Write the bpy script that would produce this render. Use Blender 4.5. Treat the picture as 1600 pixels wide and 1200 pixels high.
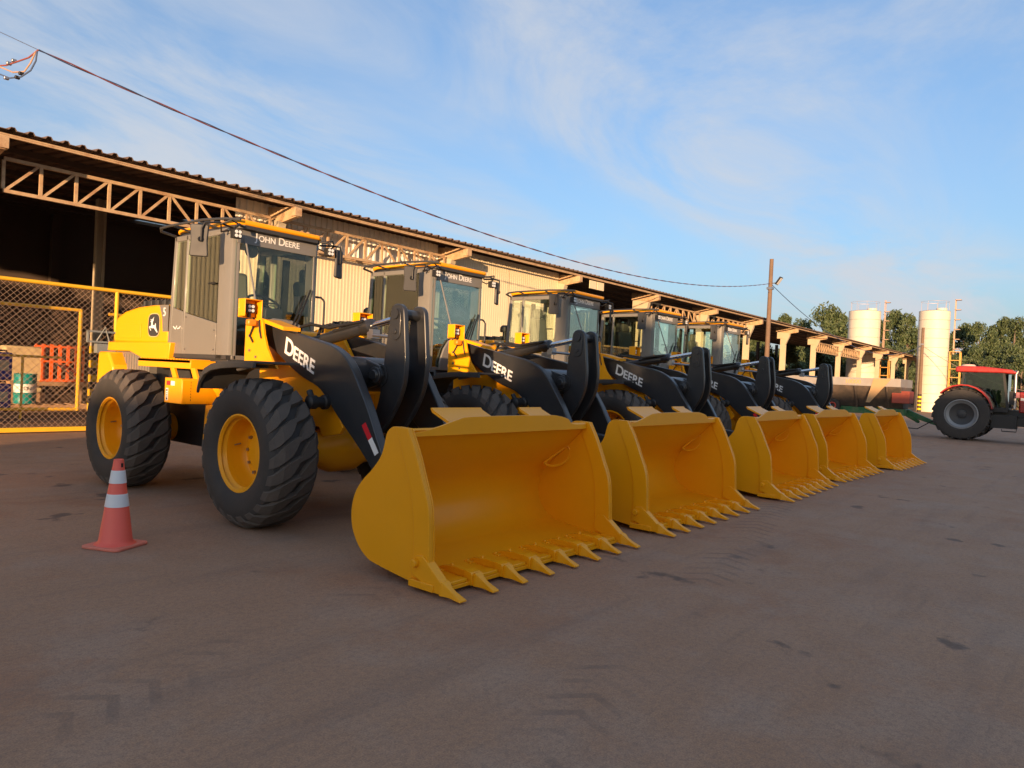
import bpy, math, random
from mathutils import Vector, Matrix, noise
random.seed(7)
rad = math.radians
S = bpy.context.scene
for o in list(bpy.data.objects): bpy.data.objects.remove(o)
col = S.collection

# ------------------------------------------------------------------ camera
def cam_axes(yaw, pitch, roll):
    f = Vector((math.sin(yaw)*math.cos(pitch), math.cos(yaw)*math.cos(pitch), math.sin(pitch)))
    r = Vector((math.cos(yaw), -math.sin(yaw), 0)); u = r.cross(f)
    c, s = math.cos(roll), math.sin(roll)
    return c*r+s*u, -s*r+c*u, f
CR, CU, CF = cam_axes(rad(50.7135), rad(-0.5957), rad(2.7233))
cd = bpy.data.cameras.new('camera'); cam = bpy.data.objects.new('camera', cd); col.objects.link(cam)
cd.sensor_fit = 'HORIZONTAL'; cd.sensor_width = 36; cd.lens = 1121.6/1600*36
cd.clip_start = .05; cd.clip_end = 3000
CP = Vector((-4.9689, -6.5148, 1.6186))
m = Matrix((CR, CU, -CF)).transposed().to_4x4(); m.translation = CP; cam.matrix_world = m
S.camera = cam

# ------------------------------------------------------------------ sky, sun, exposure
SUN_EL, SUN_A = 5.0, 27.0                       # light travels towards +X, turned SUN_A towards +Y
ldir = Vector((math.cos(rad(SUN_A))*math.cos(rad(SUN_EL)), math.sin(rad(SUN_A))*math.cos(rad(SUN_EL)), -math.sin(rad(SUN_EL))))
w = bpy.data.worlds.new('World'); S.world = w; w.use_nodes = True
nt = w.node_tree; N = nt.nodes; L = nt.links
bg = N['Background']; sky = N.new('ShaderNodeTexSky'); sky.sky_type = 'NISHITA'; sky.sun_disc = False
sky.sun_elevation = rad(SUN_EL); sky.sun_rotation = math.atan2(-ldir.x, -ldir.y)
sky.air_density = 1.0; sky.dust_density = 3.4; sky.ozone_density = 3.2; sky.altitude = 400
tc = N.new('ShaderNodeTexCoord')
# thin cirrus: a layer at constant height, so the streaks shrink towards the horizon
sep = N.new('ShaderNodeSeparateXYZ'); L.new(tc.outputs['Generated'], sep.inputs[0])
zc = N.new('ShaderNodeMath'); zc.operation = 'MAXIMUM'; L.new(sep.outputs['Z'], zc.inputs[0]); zc.inputs[1].default_value = .04
zz = N.new('ShaderNodeMath'); zz.operation = 'ADD'; L.new(zc.outputs[0], zz.inputs[0]); zz.inputs[1].default_value = .12
dv = N.new('ShaderNodeVectorMath'); dv.operation = 'DIVIDE'; L.new(tc.outputs['Generated'], dv.inputs[0])
cmb = N.new('ShaderNodeCombineXYZ'); 
for i in range(3): L.new(zz.outputs[0], cmb.inputs[i])
L.new(cmb.outputs[0], dv.inputs[1])
mp = N.new('ShaderNodeMapping'); mp.inputs['Rotation'].default_value = (0, 0, rad(35)); mp.inputs['Scale'].default_value = (1.0, 1.9, 0)
L.new(dv.outputs[0], mp.inputs[0])
def wnoise(scale, det, rough, dist, off):
    n = N.new('ShaderNodeTexNoise'); n.inputs['Scale'].default_value = scale; n.inputs['Detail'].default_value = det
    n.inputs['Roughness'].default_value = rough; n.inputs['Distortion'].default_value = dist
    a = N.new('ShaderNodeVectorMath'); a.operation = 'ADD'; a.inputs[1].default_value = off
    L.new(mp.outputs[0], a.inputs[0]); L.new(a.outputs[0], n.inputs['Vector']); return n
n1 = wnoise(.75, 10, .62, .9, (6.2, 3.4, 3.3)); n2 = wnoise(.33, 5, .5, .4, (6.2, 3.4, 0))
def wramp(src, a, b):
    r = N.new('ShaderNodeMapRange'); r.interpolation_type = 'SMOOTHSTEP'; r.inputs['From Min'].default_value = a; r.inputs['From Max'].default_value = b
    L.new(src, r.inputs['Value']); return r
r1 = wramp(n1.outputs['Fac'], .34, .68); r2 = wramp(n2.outputs['Fac'], .36, .56)
mu = N.new('ShaderNodeMath'); mu.operation = 'MULTIPLY'; L.new(r1.outputs[0], mu.inputs[0]); L.new(r2.outputs[0], mu.inputs[1])
ms = N.new('ShaderNodeMath'); ms.operation = 'MULTIPLY'; L.new(mu.outputs[0], ms.inputs[0]); ms.inputs[1].default_value = .62
mv = N.new('ShaderNodeMath'); mv.operation = 'ADD'; L.new(ms.outputs[0], mv.inputs[0])   # thin high veil, denser along the long slant path near the horizon
iz = N.new('ShaderNodeMath'); iz.operation = 'SUBTRACT'; iz.inputs[0].default_value = 1; L.new(zc.outputs[0], iz.inputs[1])
ip = N.new('ShaderNodeMath'); ip.operation = 'POWER'; ip.inputs[1].default_value = 5; L.new(iz.outputs[0], ip.inputs[0])
im_ = N.new('ShaderNodeMath'); im_.operation = 'MULTIPLY_ADD'; im_.inputs[1].default_value = .36; im_.inputs[2].default_value = .16; L.new(ip.outputs[0], im_.inputs[0]); L.new(im_.outputs[0], mv.inputs[1]); mv.use_clamp = True
cloudmix = N.new('ShaderNodeMixRGB'); L.new(mv.outputs[0], cloudmix.inputs[0])
L.new(sky.outputs[0], cloudmix.inputs[1]); cloudmix.inputs[2].default_value = (1.62, 1.70, 1.84, 1)
L.new(cloudmix.outputs[0], bg.inputs['Color']); bg.inputs['Strength'].default_value = 0.11
sd = bpy.data.lights.new('sun', 'SUN'); sd.energy = 2.7; sd.angle = rad(.6); sd.color = (1.0, .62, .33)
so = bpy.data.objects.new('sun', sd); col.objects.link(so); so.rotation_euler = ldir.to_track_quat('-Z', 'Y').to_euler()
S.view_settings.view_transform = 'Standard'; S.view_settings.look = 'None'; S.view_settings.gamma = 1
S.view_settings.exposure = 1.85; S.view_settings.use_curve_mapping = False
S.render.engine = 'CYCLES'

# ------------------------------------------------------------------ photo pixels -> rays
def ray(u, v): return (CF + (u-800)/1121.6*CR + (600-v)/1121.6*CU)
def on(u, v, axis, val):
    d = ray(u, v); t = (val-CP[axis])/d[axis]; return CP+t*d

# ------------------------------------------------------------------ materials
MATS = {}
def mat(name, base, rough=.5, metal=0, var=.0, vscale=6, bump=0, bscale=60, coat=0, spec=.5, dirt=None, dirt_amt=0):
    if name in MATS: return MATS[name]
    m = bpy.data.materials.new(name); m.use_nodes = True; n = m.node_tree.nodes; l = m.node_tree.links
    p = n['Principled BSDF']; p.inputs['Roughness'].default_value = rough; p.inputs['Metallic'].default_value = metal
    p.inputs['Base Color'].default_value = (*base, 1); p.inputs['Specular IOR Level'].default_value = spec
    if coat: p.inputs['Coat Weight'].default_value = coat; p.inputs['Coat Roughness'].default_value = .12
    if var or bump or dirt:
        t = n.new('ShaderNodeTexCoord')
        nz = n.new('ShaderNodeTexNoise'); nz.inputs['Scale'].default_value = vscale; nz.inputs['Detail'].default_value = 6; nz.inputs['Roughness'].default_value = .6
        l.new(t.outputs['Object'], nz.inputs['Vector'])
        mx = n.new('ShaderNodeMixRGB'); mx.inputs[1].default_value = tuple(c*(1-var) for c in base)+(1,); mx.inputs[2].default_value = tuple(min(1, c*(1+var)) for c in base)+(1,)
        l.new(nz.outputs['Fac'], mx.inputs[0]); out = mx.outputs[0]
        if dirt:
            nd = n.new('ShaderNodeTexNoise'); nd.inputs['Scale'].default_value = vscale*.7; nd.inputs['Detail'].default_value = 8; nd.inputs['Roughness'].default_value = .7
            l.new(t.outputs['Object'], nd.inputs['Vector'])
            mr = n.new('ShaderNodeMapRange'); mr.inputs['From Min'].default_value = .45; mr.inputs['From Max'].default_value = .75; mr.inputs['To Max'].default_value = dirt_amt
            l.new(nd.outputs['Fac'], mr.inputs['Value'])
            m2 = n.new('ShaderNodeMixRGB'); l.new(mr.outputs[0], m2.inputs[0]); l.new(out, m2.inputs[1]); m2.inputs[2].default_value = (*dirt, 1); out = m2.outputs[0]
        l.new(out, p.inputs['Base Color'])
        rr = n.new('ShaderNodeMapRange'); rr.inputs['To Min'].default_value = max(.03, rough-.1); rr.inputs['To Max'].default_value = min(1, rough+.1)
        l.new(nz.outputs['Fac'], rr.inputs['Value']); l.new(rr.outputs[0], p.inputs['Roughness'])
        if bump:
            nb = n.new('ShaderNodeTexNoise'); nb.inputs['Scale'].default_value = bscale; nb.inputs['Detail'].default_value = 4
            l.new(t.outputs['Object'], nb.inputs['Vector']); b = n.new('ShaderNodeBump'); b.inputs['Strength'].default_value = bump; b.inputs['Distance'].default_value = .02
            l.new(nb.outputs['Fac'], b.inputs['Height']); l.new(b.outputs[0], p.inputs['Normal'])
    MATS[name] = m; return m
DUST = (.30, .20, .13)
YEL = mat('yellow_paint', (.87, .36, .004), .36, var=.05, vscale=3, coat=.04, spec=.32, bump=.02, bscale=25, dirt=(.55, .30, .05), dirt_amt=.12)
ORG = mat('amber_plastic', (.85, .23, .01), .3)
BLK = mat('charcoal_paint', (.021, .023, .027), .36, var=.15, vscale=5, coat=.25, dirt=(.06, .05, .042), dirt_amt=.3)
GRY = mat('cab_grey_paint', (.165, .16, .148), .42, var=.06, vscale=4, coat=.15, dirt=DUST, dirt_amt=.06)
DGR = mat('dark_grey_plastic', (.035, .036, .038), .55, var=.15, vscale=8)
BKP = mat('black_plastic', (.012, .012, .013), .5, var=.2)
TRD = mat('tyre_tread', (.082, .068, .057), .85, var=.3, vscale=6, bump=.2, bscale=70, dirt=(.13, .10, .078), dirt_amt=.5)
TYR = mat('tyre_rubber', (.034, .031, .0285), .75, var=.25, vscale=7, bump=.1, bscale=90, dirt=(.08, .065, .052), dirt_amt=.35)
CHR = mat('chrome', (.75, .76, .78), .12, metal=1)
STL = mat('steel', (.35, .35, .36), .35, metal=.9, var=.1)
SEAT = mat('seat_fabric', (.12, .125, .11), .85, var=.1, vscale=30)
WHT = mat('white_decal', (.78, .78, .76), .5)
REDT = mat('red_reflector', (.65, .02, .03), .35)
LENS = mat('lamp_lens', (.75, .76, .74), .15, spec=.8)
CREAM = mat('cream_sheet', (.70, .60, .40), .5, var=.06, vscale=1.5, dirt=(.5, .36, .2), dirt_amt=.15)
WSHEET = mat('white_sheet', (.78, .75, .66), .45, var=.06, vscale=2)
CONC = mat('cream_concrete', (.46, .39, .27), .8, var=.1, vscale=3, bump=.1, bscale=40, dirt=(.4, .27, .15), dirt_amt=.3)
RUST = mat('rusty_cream_steel', (.47, .33, .19), .7, var=.25, vscale=6, dirt=(.25, .10, .04), dirt_amt=.75)
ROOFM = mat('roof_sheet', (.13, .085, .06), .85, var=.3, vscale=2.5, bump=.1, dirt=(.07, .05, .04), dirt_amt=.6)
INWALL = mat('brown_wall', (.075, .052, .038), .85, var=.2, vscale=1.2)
FYEL = mat('fence_yellow', (.78, .44, .02), .5, var=.08, vscale=5, dirt=(.4, .2, .05), dirt_amt=.2)
WIRE = mat('galvanised_wire', (.50, .34, .23), .5, metal=.4)
STRK = mat('stripe_black', (.015, .015, .015), .7)
STRY = mat('stripe_yellow', (.72, .45, .01), .6, var=.1)
WOOD = mat('pallet_wood', (.36, .22, .12), .85, var=.3, vscale=8)
POLE = mat('pole_wood', (.16, .105, .07), .85, var=.35, vscale=4, bump=.2)
def glass(name, tint, refl=1.0):
    m = bpy.data.materials.new(name); m.use_nodes = True; n = m.node_tree.nodes; l = m.node_tree.links
    n.remove(n['Principled BSDF']); o = n['Material Output']
    t = n.new('ShaderNodeBsdfTransparent'); t.inputs[0].default_value = (*tint, 1)
    g = n.new('ShaderNodeBsdfGlossy'); g.inputs['Roughness'].default_value = .01; g.inputs[0].default_value = (.92, 1.0, .95, 1)
    f = n.new('ShaderNodeFresnel'); f.inputs[0].default_value = 1.52
    a = n.new('ShaderNodeMath'); a.operation = 'MULTIPLY'; a.inputs[1].default_value = refl; l.new(f.outputs[0], a.inputs[0])
    mx = n.new('ShaderNodeMixShader'); l.new(a.outputs[0], mx.inputs[0]); l.new(t.outputs[0], mx.inputs[1]); l.new(g.outputs[0], mx.inputs[2])
    l.new(mx.outputs[0], o.inputs[0]); return m
GLS = glass('cab_glass', (.94, .985, .93), 1.7); WGL = glass('windshield_glass', (.955, .985, .955), .55)
TGLS = glass('tractor_glass', (.50, .58, .58), 1.3)

# ------------------------------------------------------------------ mesh helpers
class MB:
    def __init__(s): s.v = []; s.f = []; s.m = []; s.cur = 0
    def add(s, vs, fs):
        b = len(s.v); s.v += [tuple(x) for x in vs]; s.f += [tuple(b+i for i in q) for q in fs]; s.m += [s.cur]*len(fs); return s
    def box(s, c, d, rot=None):
        h = [x/2 for x in d]; vs = []
        for i in (-1, 1):
            for j in (-1, 1):
                for k in (-1, 1):
                    p = Vector((i*h[0], j*h[1], k*h[2]))
                    if rot is not None: p = rot @ p
                    vs.append(p+Vector(c))
        return s.add(vs, [(0, 1, 3, 2), (4, 6, 7, 5), (0, 4, 5, 1), (2, 3, 7, 6), (0, 2, 6, 4), (1, 5, 7, 3)])
    def bb(s, x0, x1, y0, y1, z0, z1): return s.box(((x0+x1)/2, (y0+y1)/2, (z0+z1)/2), (abs(x1-x0), abs(y1-y0), abs(z1-z0)))
    def beam(s, a, b, wd, h=None):
        a = Vector(a); b = Vector(b); h = h or wd; d = (b-a); q = d.to_track_quat('Y', 'Z').to_matrix()
        return s.box((a+b)/2, (wd, d.length, h), q)
    def prism(s, prof, axis, a, b):
        n = len(prof)
        def P(p, t): return {'x': (t, p[0], p[1]), 'y': (p[0], t, p[1]), 'z': (p[0], p[1], t)}[axis]
        vs = [P(p, a) for p in prof]+[P(p, b) for p in prof]
        fs = [tuple(range(n)), tuple(range(2*n-1, n-1, -1))]+[(i, (i+1) % n, n+(i+1) % n, n+i) for i in range(n)]
        return s.add(vs, fs)
    def tube(s, pts, r, seg=8, caps=True):
        pts = [Vector(p) for p in pts]; n = len(pts); rs = r if isinstance(r, (list, tuple)) else [r]*n
        vs = []; fs = []; up = None
        for i, p in enumerate(pts):
            d = ((pts[i+1] if i < n-1 else p)-(pts[i-1] if i > 0 else p)).normalized()
            if up is None: up = d.orthogonal().normalized()
            up = (up-d*up.dot(d)); up = up.normalized() if up.length > 1e-6 else d.orthogonal().normalized()
            sd_ = d.cross(up)
            for k in range(seg):
                a = 2*math.pi*k/seg; vs.append(p+(up*math.cos(a)+sd_*math.sin(a))*rs[i])
        for i in range(n-1):
            for k in range(seg): fs.append((i*seg+k, i*seg+(k+1) % seg, (i+1)*seg+(k+1) % seg, (i+1)*seg+k))
        if caps: fs += [tuple(range(seg-1, -1, -1)), tuple(range((n-1)*seg, n*seg))]
        return s.add(vs, fs)
    def lathe(s, prof, axis='z', c=(0, 0, 0), seg=32):
        vs = []; fs = []; n = len(prof)
        for k in range(seg):
            a = 2*math.pi*k/seg; ca, sa = math.cos(a), math.sin(a)
            for r, h in prof:
                p = {'z': (r*ca, r*sa, h), 'x': (h, r*ca, r*sa), 'y': (r*ca, h, r*sa)}[axis]
                vs.append((p[0]+c[0], p[1]+c[1], p[2]+c[2]))
        for k in range(seg):
            for i in range(n-1): fs.append((k*n+i, k*n+i+1, ((k+1) % seg)*n+i+1, ((k+1) % seg)*n+i))
        return s.add(vs, fs)
    def mesh(s, name, mats, smooth=35):
        me = bpy.data.meshes.new(name); me.from_pydata(s.v, [], s.f); 
        for x in (mats if isinstance(mats, (list, tuple)) else [mats]): me.materials.append(x)
        me.polygons.foreach_set('material_index', s.m)
        import bmesh
        b = bmesh.new(); b.from_mesh(me); bmesh.ops.recalc_face_normals(b, faces=b.faces); b.to_mesh(me); b.free()
        if smooth:
            me.polygons.foreach_set('use_smooth', [True]*len(me.polygons)); me.set_sharp_from_angle(angle=rad(smooth))
        me.update(); return me
    def build(s, name, mats, parent=None, bevel=0, smooth=35):
        o = bpy.data.objects.new(name, s.mesh(name, mats, smooth)); col.objects.link(o); o.parent = parent
        if bevel:
            b = o.modifiers.new('bevel', 'BEVEL'); b.width = bevel; b.segments = 2; b.limit_method = 'ANGLE'; b.angle_limit = rad(40)
        return o
def empty(name, loc=(0, 0, 0), rz=0):
    o = bpy.data.objects.new(name, None); col.objects.link(o); o.location = loc; o.rotation_euler = (0, 0, rz); o.empty_display_size = .2; return o
def tag(o, label, cat, group=None):
    o['label'] = label; o['category'] = cat
    if group: o['group'] = group
    return o
def struct(o): o['kind'] = 'structure'; return o
def copy_tree(o, parent=None):
    c = o.copy(); col.objects.link(c); c.parent = parent
    for ch in list(o.children): copy_tree(ch, c)
    return c
def text_part(name, runs, M, matl, parent, depth=.003, weight=.0):
    """runs: (string, size, x, y) laid out in a plane, M maps that plane into the parent's space"""
    vs = MB(); off = 0
    for st, size, x, y in runs:
        cu = bpy.data.curves.new('t', 'FONT'); cu.body = st; cu.size = size; cu.extrude = depth; cu.offset = weight*size
        ob = bpy.data.objects.new('t', cu); col.objects.link(ob); dg = bpy.context.evaluated_depsgraph_get()
        me = bpy.data.meshes.new_from_object(ob.evaluated_get(dg))
        vs.add([M @ Vector((v.co.x+x, v.co.y+y, v.co.z)) for v in me.vertices], [tuple(p.vertices) for p in me.polygons])
        bpy.data.objects.remove(ob); bpy.data.meshes.remove(me)
    return vs.build(name, matl, parent, smooth=0)
def text_w(st, size):
    cu = bpy.data.curves.new('t', 'FONT'); cu.body = st; cu.size = size
    ob = bpy.data.objects.new('t', cu); col.objects.link(ob); bpy.context.view_layer.update()
    wd = ob.dimensions.x; bpy.data.objects.remove(ob); return wd
def plane_m(o, ex, ey):
    ex = Vector(ex).normalized(); ey = Vector(ey).normalized(); ez = ex.cross(ey)
    M_ = Matrix((ex, ey, ez)).transposed().to_4x4(); M_.translation = Vector(o); return M_
def smallcaps(words, big, sml, x0=0, gap=.35):
    runs = []; x = x0
    for wd in words:
        runs.append((wd[0], big, x, 0)); x += text_w(wd[0], big)+big*.09
        runs.append((wd[1:], sml, x, 0)); x += text_w(wd[1:], sml)+big*gap
    return runs, x-big*gap-x0

# ------------------------------------------------------------------ ground
def ground_material():
    m = bpy.data.materials.new('dusty_asphalt'); m.use_nodes = True; n = m.node_tree.nodes; l = m.node_tree.links; p = n['Principled BSDF']
    t = n.new('ShaderNodeTexCoord')
    def nz(scale, det, rough=.6, sc=None, rot=0, off=(0, 0, 0)):
        x = n.new('ShaderNodeTexNoise'); x.inputs['Scale'].default_value = scale; x.inputs['Detail'].default_value = det; x.inputs['Roughness'].default_value = rough
        mp_ = n.new('ShaderNodeMapping'); mp_.inputs['Rotation'].default_value = (0, 0, rot); mp_.inputs['Location'].default_value = off
        if sc: mp_.inputs['Scale'].default_value = sc
        l.new(t.outputs['Object'], mp_.inputs[0]); l.new(mp_.outputs[0], x.inputs['Vector']); return x.outputs['Fac']
    def rng(src, a, b, lo=0, hi=1):
        r = n.new('ShaderNodeMapRange'); r.interpolation_type = 'SMOOTHSTEP'
        for k, v in zip(('From Min', 'From Max', 'To Min', 'To Max'), (a, b, lo, hi)): r.inputs[k].default_value = v
        l.new(src, r.inputs['Value']); return r.outputs[0]
    def mix(f, a, b):
        x = n.new('ShaderNodeMixRGB'); l.new(f, x.inputs[0])
        for i, c in ((1, a), (2, b)):
            if isinstance(c, tuple): x.inputs[i].default_value = (*c, 1)
            else: l.new(c, x.inputs[i])
        return x.outputs[0]
    def mth(op, a, b):
        x = n.new('ShaderNodeMath'); x.operation = op
        for i, c in enumerate((a, b)):
            if isinstance(c, (int, float)): x.inputs[i].default_value = c
            else: l.new(c, x.inputs[i])
        return x.outputs[0]
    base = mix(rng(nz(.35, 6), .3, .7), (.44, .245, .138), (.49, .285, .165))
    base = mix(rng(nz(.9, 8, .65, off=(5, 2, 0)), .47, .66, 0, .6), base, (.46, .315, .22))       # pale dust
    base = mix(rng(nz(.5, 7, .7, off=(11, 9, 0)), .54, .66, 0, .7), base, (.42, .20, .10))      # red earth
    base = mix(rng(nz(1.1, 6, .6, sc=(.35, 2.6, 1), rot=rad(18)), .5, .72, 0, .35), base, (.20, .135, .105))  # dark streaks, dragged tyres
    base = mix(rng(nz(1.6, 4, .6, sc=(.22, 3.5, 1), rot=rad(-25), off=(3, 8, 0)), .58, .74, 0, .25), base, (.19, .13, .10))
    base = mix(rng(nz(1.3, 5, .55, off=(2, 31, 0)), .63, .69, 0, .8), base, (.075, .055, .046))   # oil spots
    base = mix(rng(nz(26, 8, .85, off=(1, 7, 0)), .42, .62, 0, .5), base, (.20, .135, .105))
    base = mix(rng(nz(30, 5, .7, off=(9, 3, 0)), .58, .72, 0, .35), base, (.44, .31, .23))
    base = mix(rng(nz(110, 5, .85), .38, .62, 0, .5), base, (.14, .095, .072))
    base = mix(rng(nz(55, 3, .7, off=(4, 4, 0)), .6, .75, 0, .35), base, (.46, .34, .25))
    # a wheel track with tread bars
    mp_ = n.new('ShaderNodeMapping'); mp_.inputs['Rotation'].default_value = (0, 0, rad(-12)); mp_.inputs['Location'].default_value = (0, 4.1, 0); l.new(t.outputs['Object'], mp_.inputs[0])
    sp = n.new('ShaderNodeSeparateXYZ'); l.new(mp_.outputs[0], sp.inputs[0])
    for yc in (0, 1.95):
        dist = mth('ABSOLUTE', mth('SUBTRACT', sp.outputs['Y'], yc), 0)
        band = rng(dist, .16, .27, 1, 0)
        saw = mth('FRACT', mth('ADD', mth('MULTIPLY', sp.outputs['X'], 4.6), mth('MULTIPLY', dist, 3.2)), 0)
        bars = rng(mth('ABSOLUTE', mth('SUBTRACT', saw, .5), 0), .10, .2, 1, 0)
        fac = mth('MULTIPLY', mth('MULTIPLY', band, bars), rng(nz(.8, 4, .6, off=(yc, 1, 0)), .42, .60, 0, .42))
        base = mix(fac, base, (.14, .10, .08))
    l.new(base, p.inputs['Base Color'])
    l.new(rng(nz(3, 5), .3, .7, .72, .92), p.inputs['Roughness']); p.inputs['Specular IOR Level'].default_value = .35
    h = mth('ADD', mth('MULTIPLY', nz(150, 4, .7), .5), mth('ADD', nz(40, 4, .65), mth('MULTIPLY', nz(2.2, 4), 3)))
    b = n.new('ShaderNodeBump'); b.inputs['Strength'].default_value = .55; b.inputs['Distance'].default_value = .012; l.new(h, b.inputs['Height']); l.new(b.outputs[0], p.inputs['Normal'])
    return m
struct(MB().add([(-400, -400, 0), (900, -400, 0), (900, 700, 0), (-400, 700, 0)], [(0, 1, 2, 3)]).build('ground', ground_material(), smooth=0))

# ------------------------------------------------------------------ wheel loader
def tyre_mesh(R0=.745, R1=.372, hw=.265, nl=24, mirror=1):
    b = MB()
    prof = [(R1, -.205), (R1+.03, -.232), (.47, -.262), (.55, -.268), (.62, -.258), (.662, -.236), (.686, -.19), (.692, -.1), (.694, 0)]
    prof = prof+[(r, -a) for r, a in prof[-2::-1]]
    b.lathe(prof, 'x', seg=56); b.cur = 1
    # lugs: each half has slanted blocks from low shoulder to centre groove
    path = [(.62, .262), (.672, .243), (.705, .205), (.735, .17), (.742, .10), (.745, .014)]
    base = [(.60, .25), (.645, .233), (.675, .195), (.68, .165), (.685, .10), (.685, .014)]
    pitch = 2*math.pi/nl
    for side in (-1, 1):
        for k in range(nl):
            t0 = k*pitch+(pitch*.5 if side > 0 else 0); vs = []; fs = []; n_st = len(path)
            for i, ((r, a), (rb, ab)) in enumerate(zip(path, base)):
                u = i/(len(path)-1); sh = (u**1.3)*pitch*1.05*mirror*side*-1
                wdt = pitch*(.27, .29, .34, .365, .37, .365)[i]
                for rr, aa, ww in ((rb, ab, wdt+.025), (r, a, wdt)):
                    for sg in (-1, 1):
                        th = t0+sh+sg*ww; ae = aa-(.045*sg*side*mirror*-1 if i == n_st-1 else 0); vs.append((side*ae, rr*math.cos(th), rr*math.sin(th)))
            n = len(path)
            for i in range(n-1):
                o = i*4; q = o+4
                fs += [(o+2, o+3, q+3, q+2), (o, o+2, q+2, q), (o+1, q+1, q+3, o+3)]
            fs += [(0, 1, 3, 2), ((n-1)*4, (n-1)*4+2, (n-1)*4+3, (n-1)*4+1)]
            b.add(vs, fs)
    return b
def wheel(parent, x, y, side):
    """side -1: outer face towards -x"""
    rp = [(.355, .20), (.372, .222), (.388, .222), (.39, .205), (.372, .19), (.352, .165), (.338, .15), (.332, .02), (.318, -.03), (.30, -.05), (.21, -.06), (.19, -.03), (.175, .0), (.08, .01), (0, .01)]
    b = MB(); b.lathe([(r, side*h) for r, h in rp], 'x', seg=48); b.lathe([(.385, -side*.2), (.36, -side*.2), (.34, -side*.1), (.335, side*.1)], 'x', seg=40)
    o = b.build('wheel', YEL, parent); o.location = (x, y, .738)
    t = tyre_mesh(mirror=side).build('tyre', [TYR, TRD], o, smooth=28); t.rotation_euler.x = random.uniform(0, 1)
    nb = MB()
    for k in range(12):
        a = 2*math.pi*k/12; nb.lathe([(0, side*-.025), (.016, side*-.025), (.018, side*-.058), (.018, side*-.07)], 'x', c=(0, .255*math.cos(a), .255*math.sin(a)), seg=8)
    nb.build('lug_nuts', STL, o)
    v = MB(); v.tube([(side*.02, .30, .06), (side*.09, .29, .05)], .008); v.build('valve', STL, o)
    return o
def smooth(poly, n=4, sharp=38):
    """rounds a closed outline (Catmull-Rom) and keeps its sharp corners"""
    P_ = [Vector(p) for p in poly]; N_ = len(P_); out = []
    def corner(i):
        a = P_[i]-P_[i-1]; c = P_[(i+1) % N_]-P_[i]; return a.angle(c) > rad(sharp)
    for i in range(N_):
        p1, p2 = P_[i], P_[(i+1) % N_]; p0 = p1+(p1-p2) if corner(i) else P_[i-1]; p3 = p2+(p2-p1) if corner((i+1) % N_) else P_[(i+2) % N_]
        for k in range(n):
            t = k/n; out.append(tuple(.5*(2*p1+(p2-p0)*t+(2*p0-5*p1+4*p2-p3)*t*t+(3*p1-p0-3*p2+p3)*t**3)))
    return out
def arc(cx, cz, r, a0, a1, n): return [(cx+r*math.cos(rad(a0+(a1-a0)*i/n)), cz+r*math.sin(rad(a0+(a1-a0)*i/n))) for i in range(n+1)]

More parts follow.
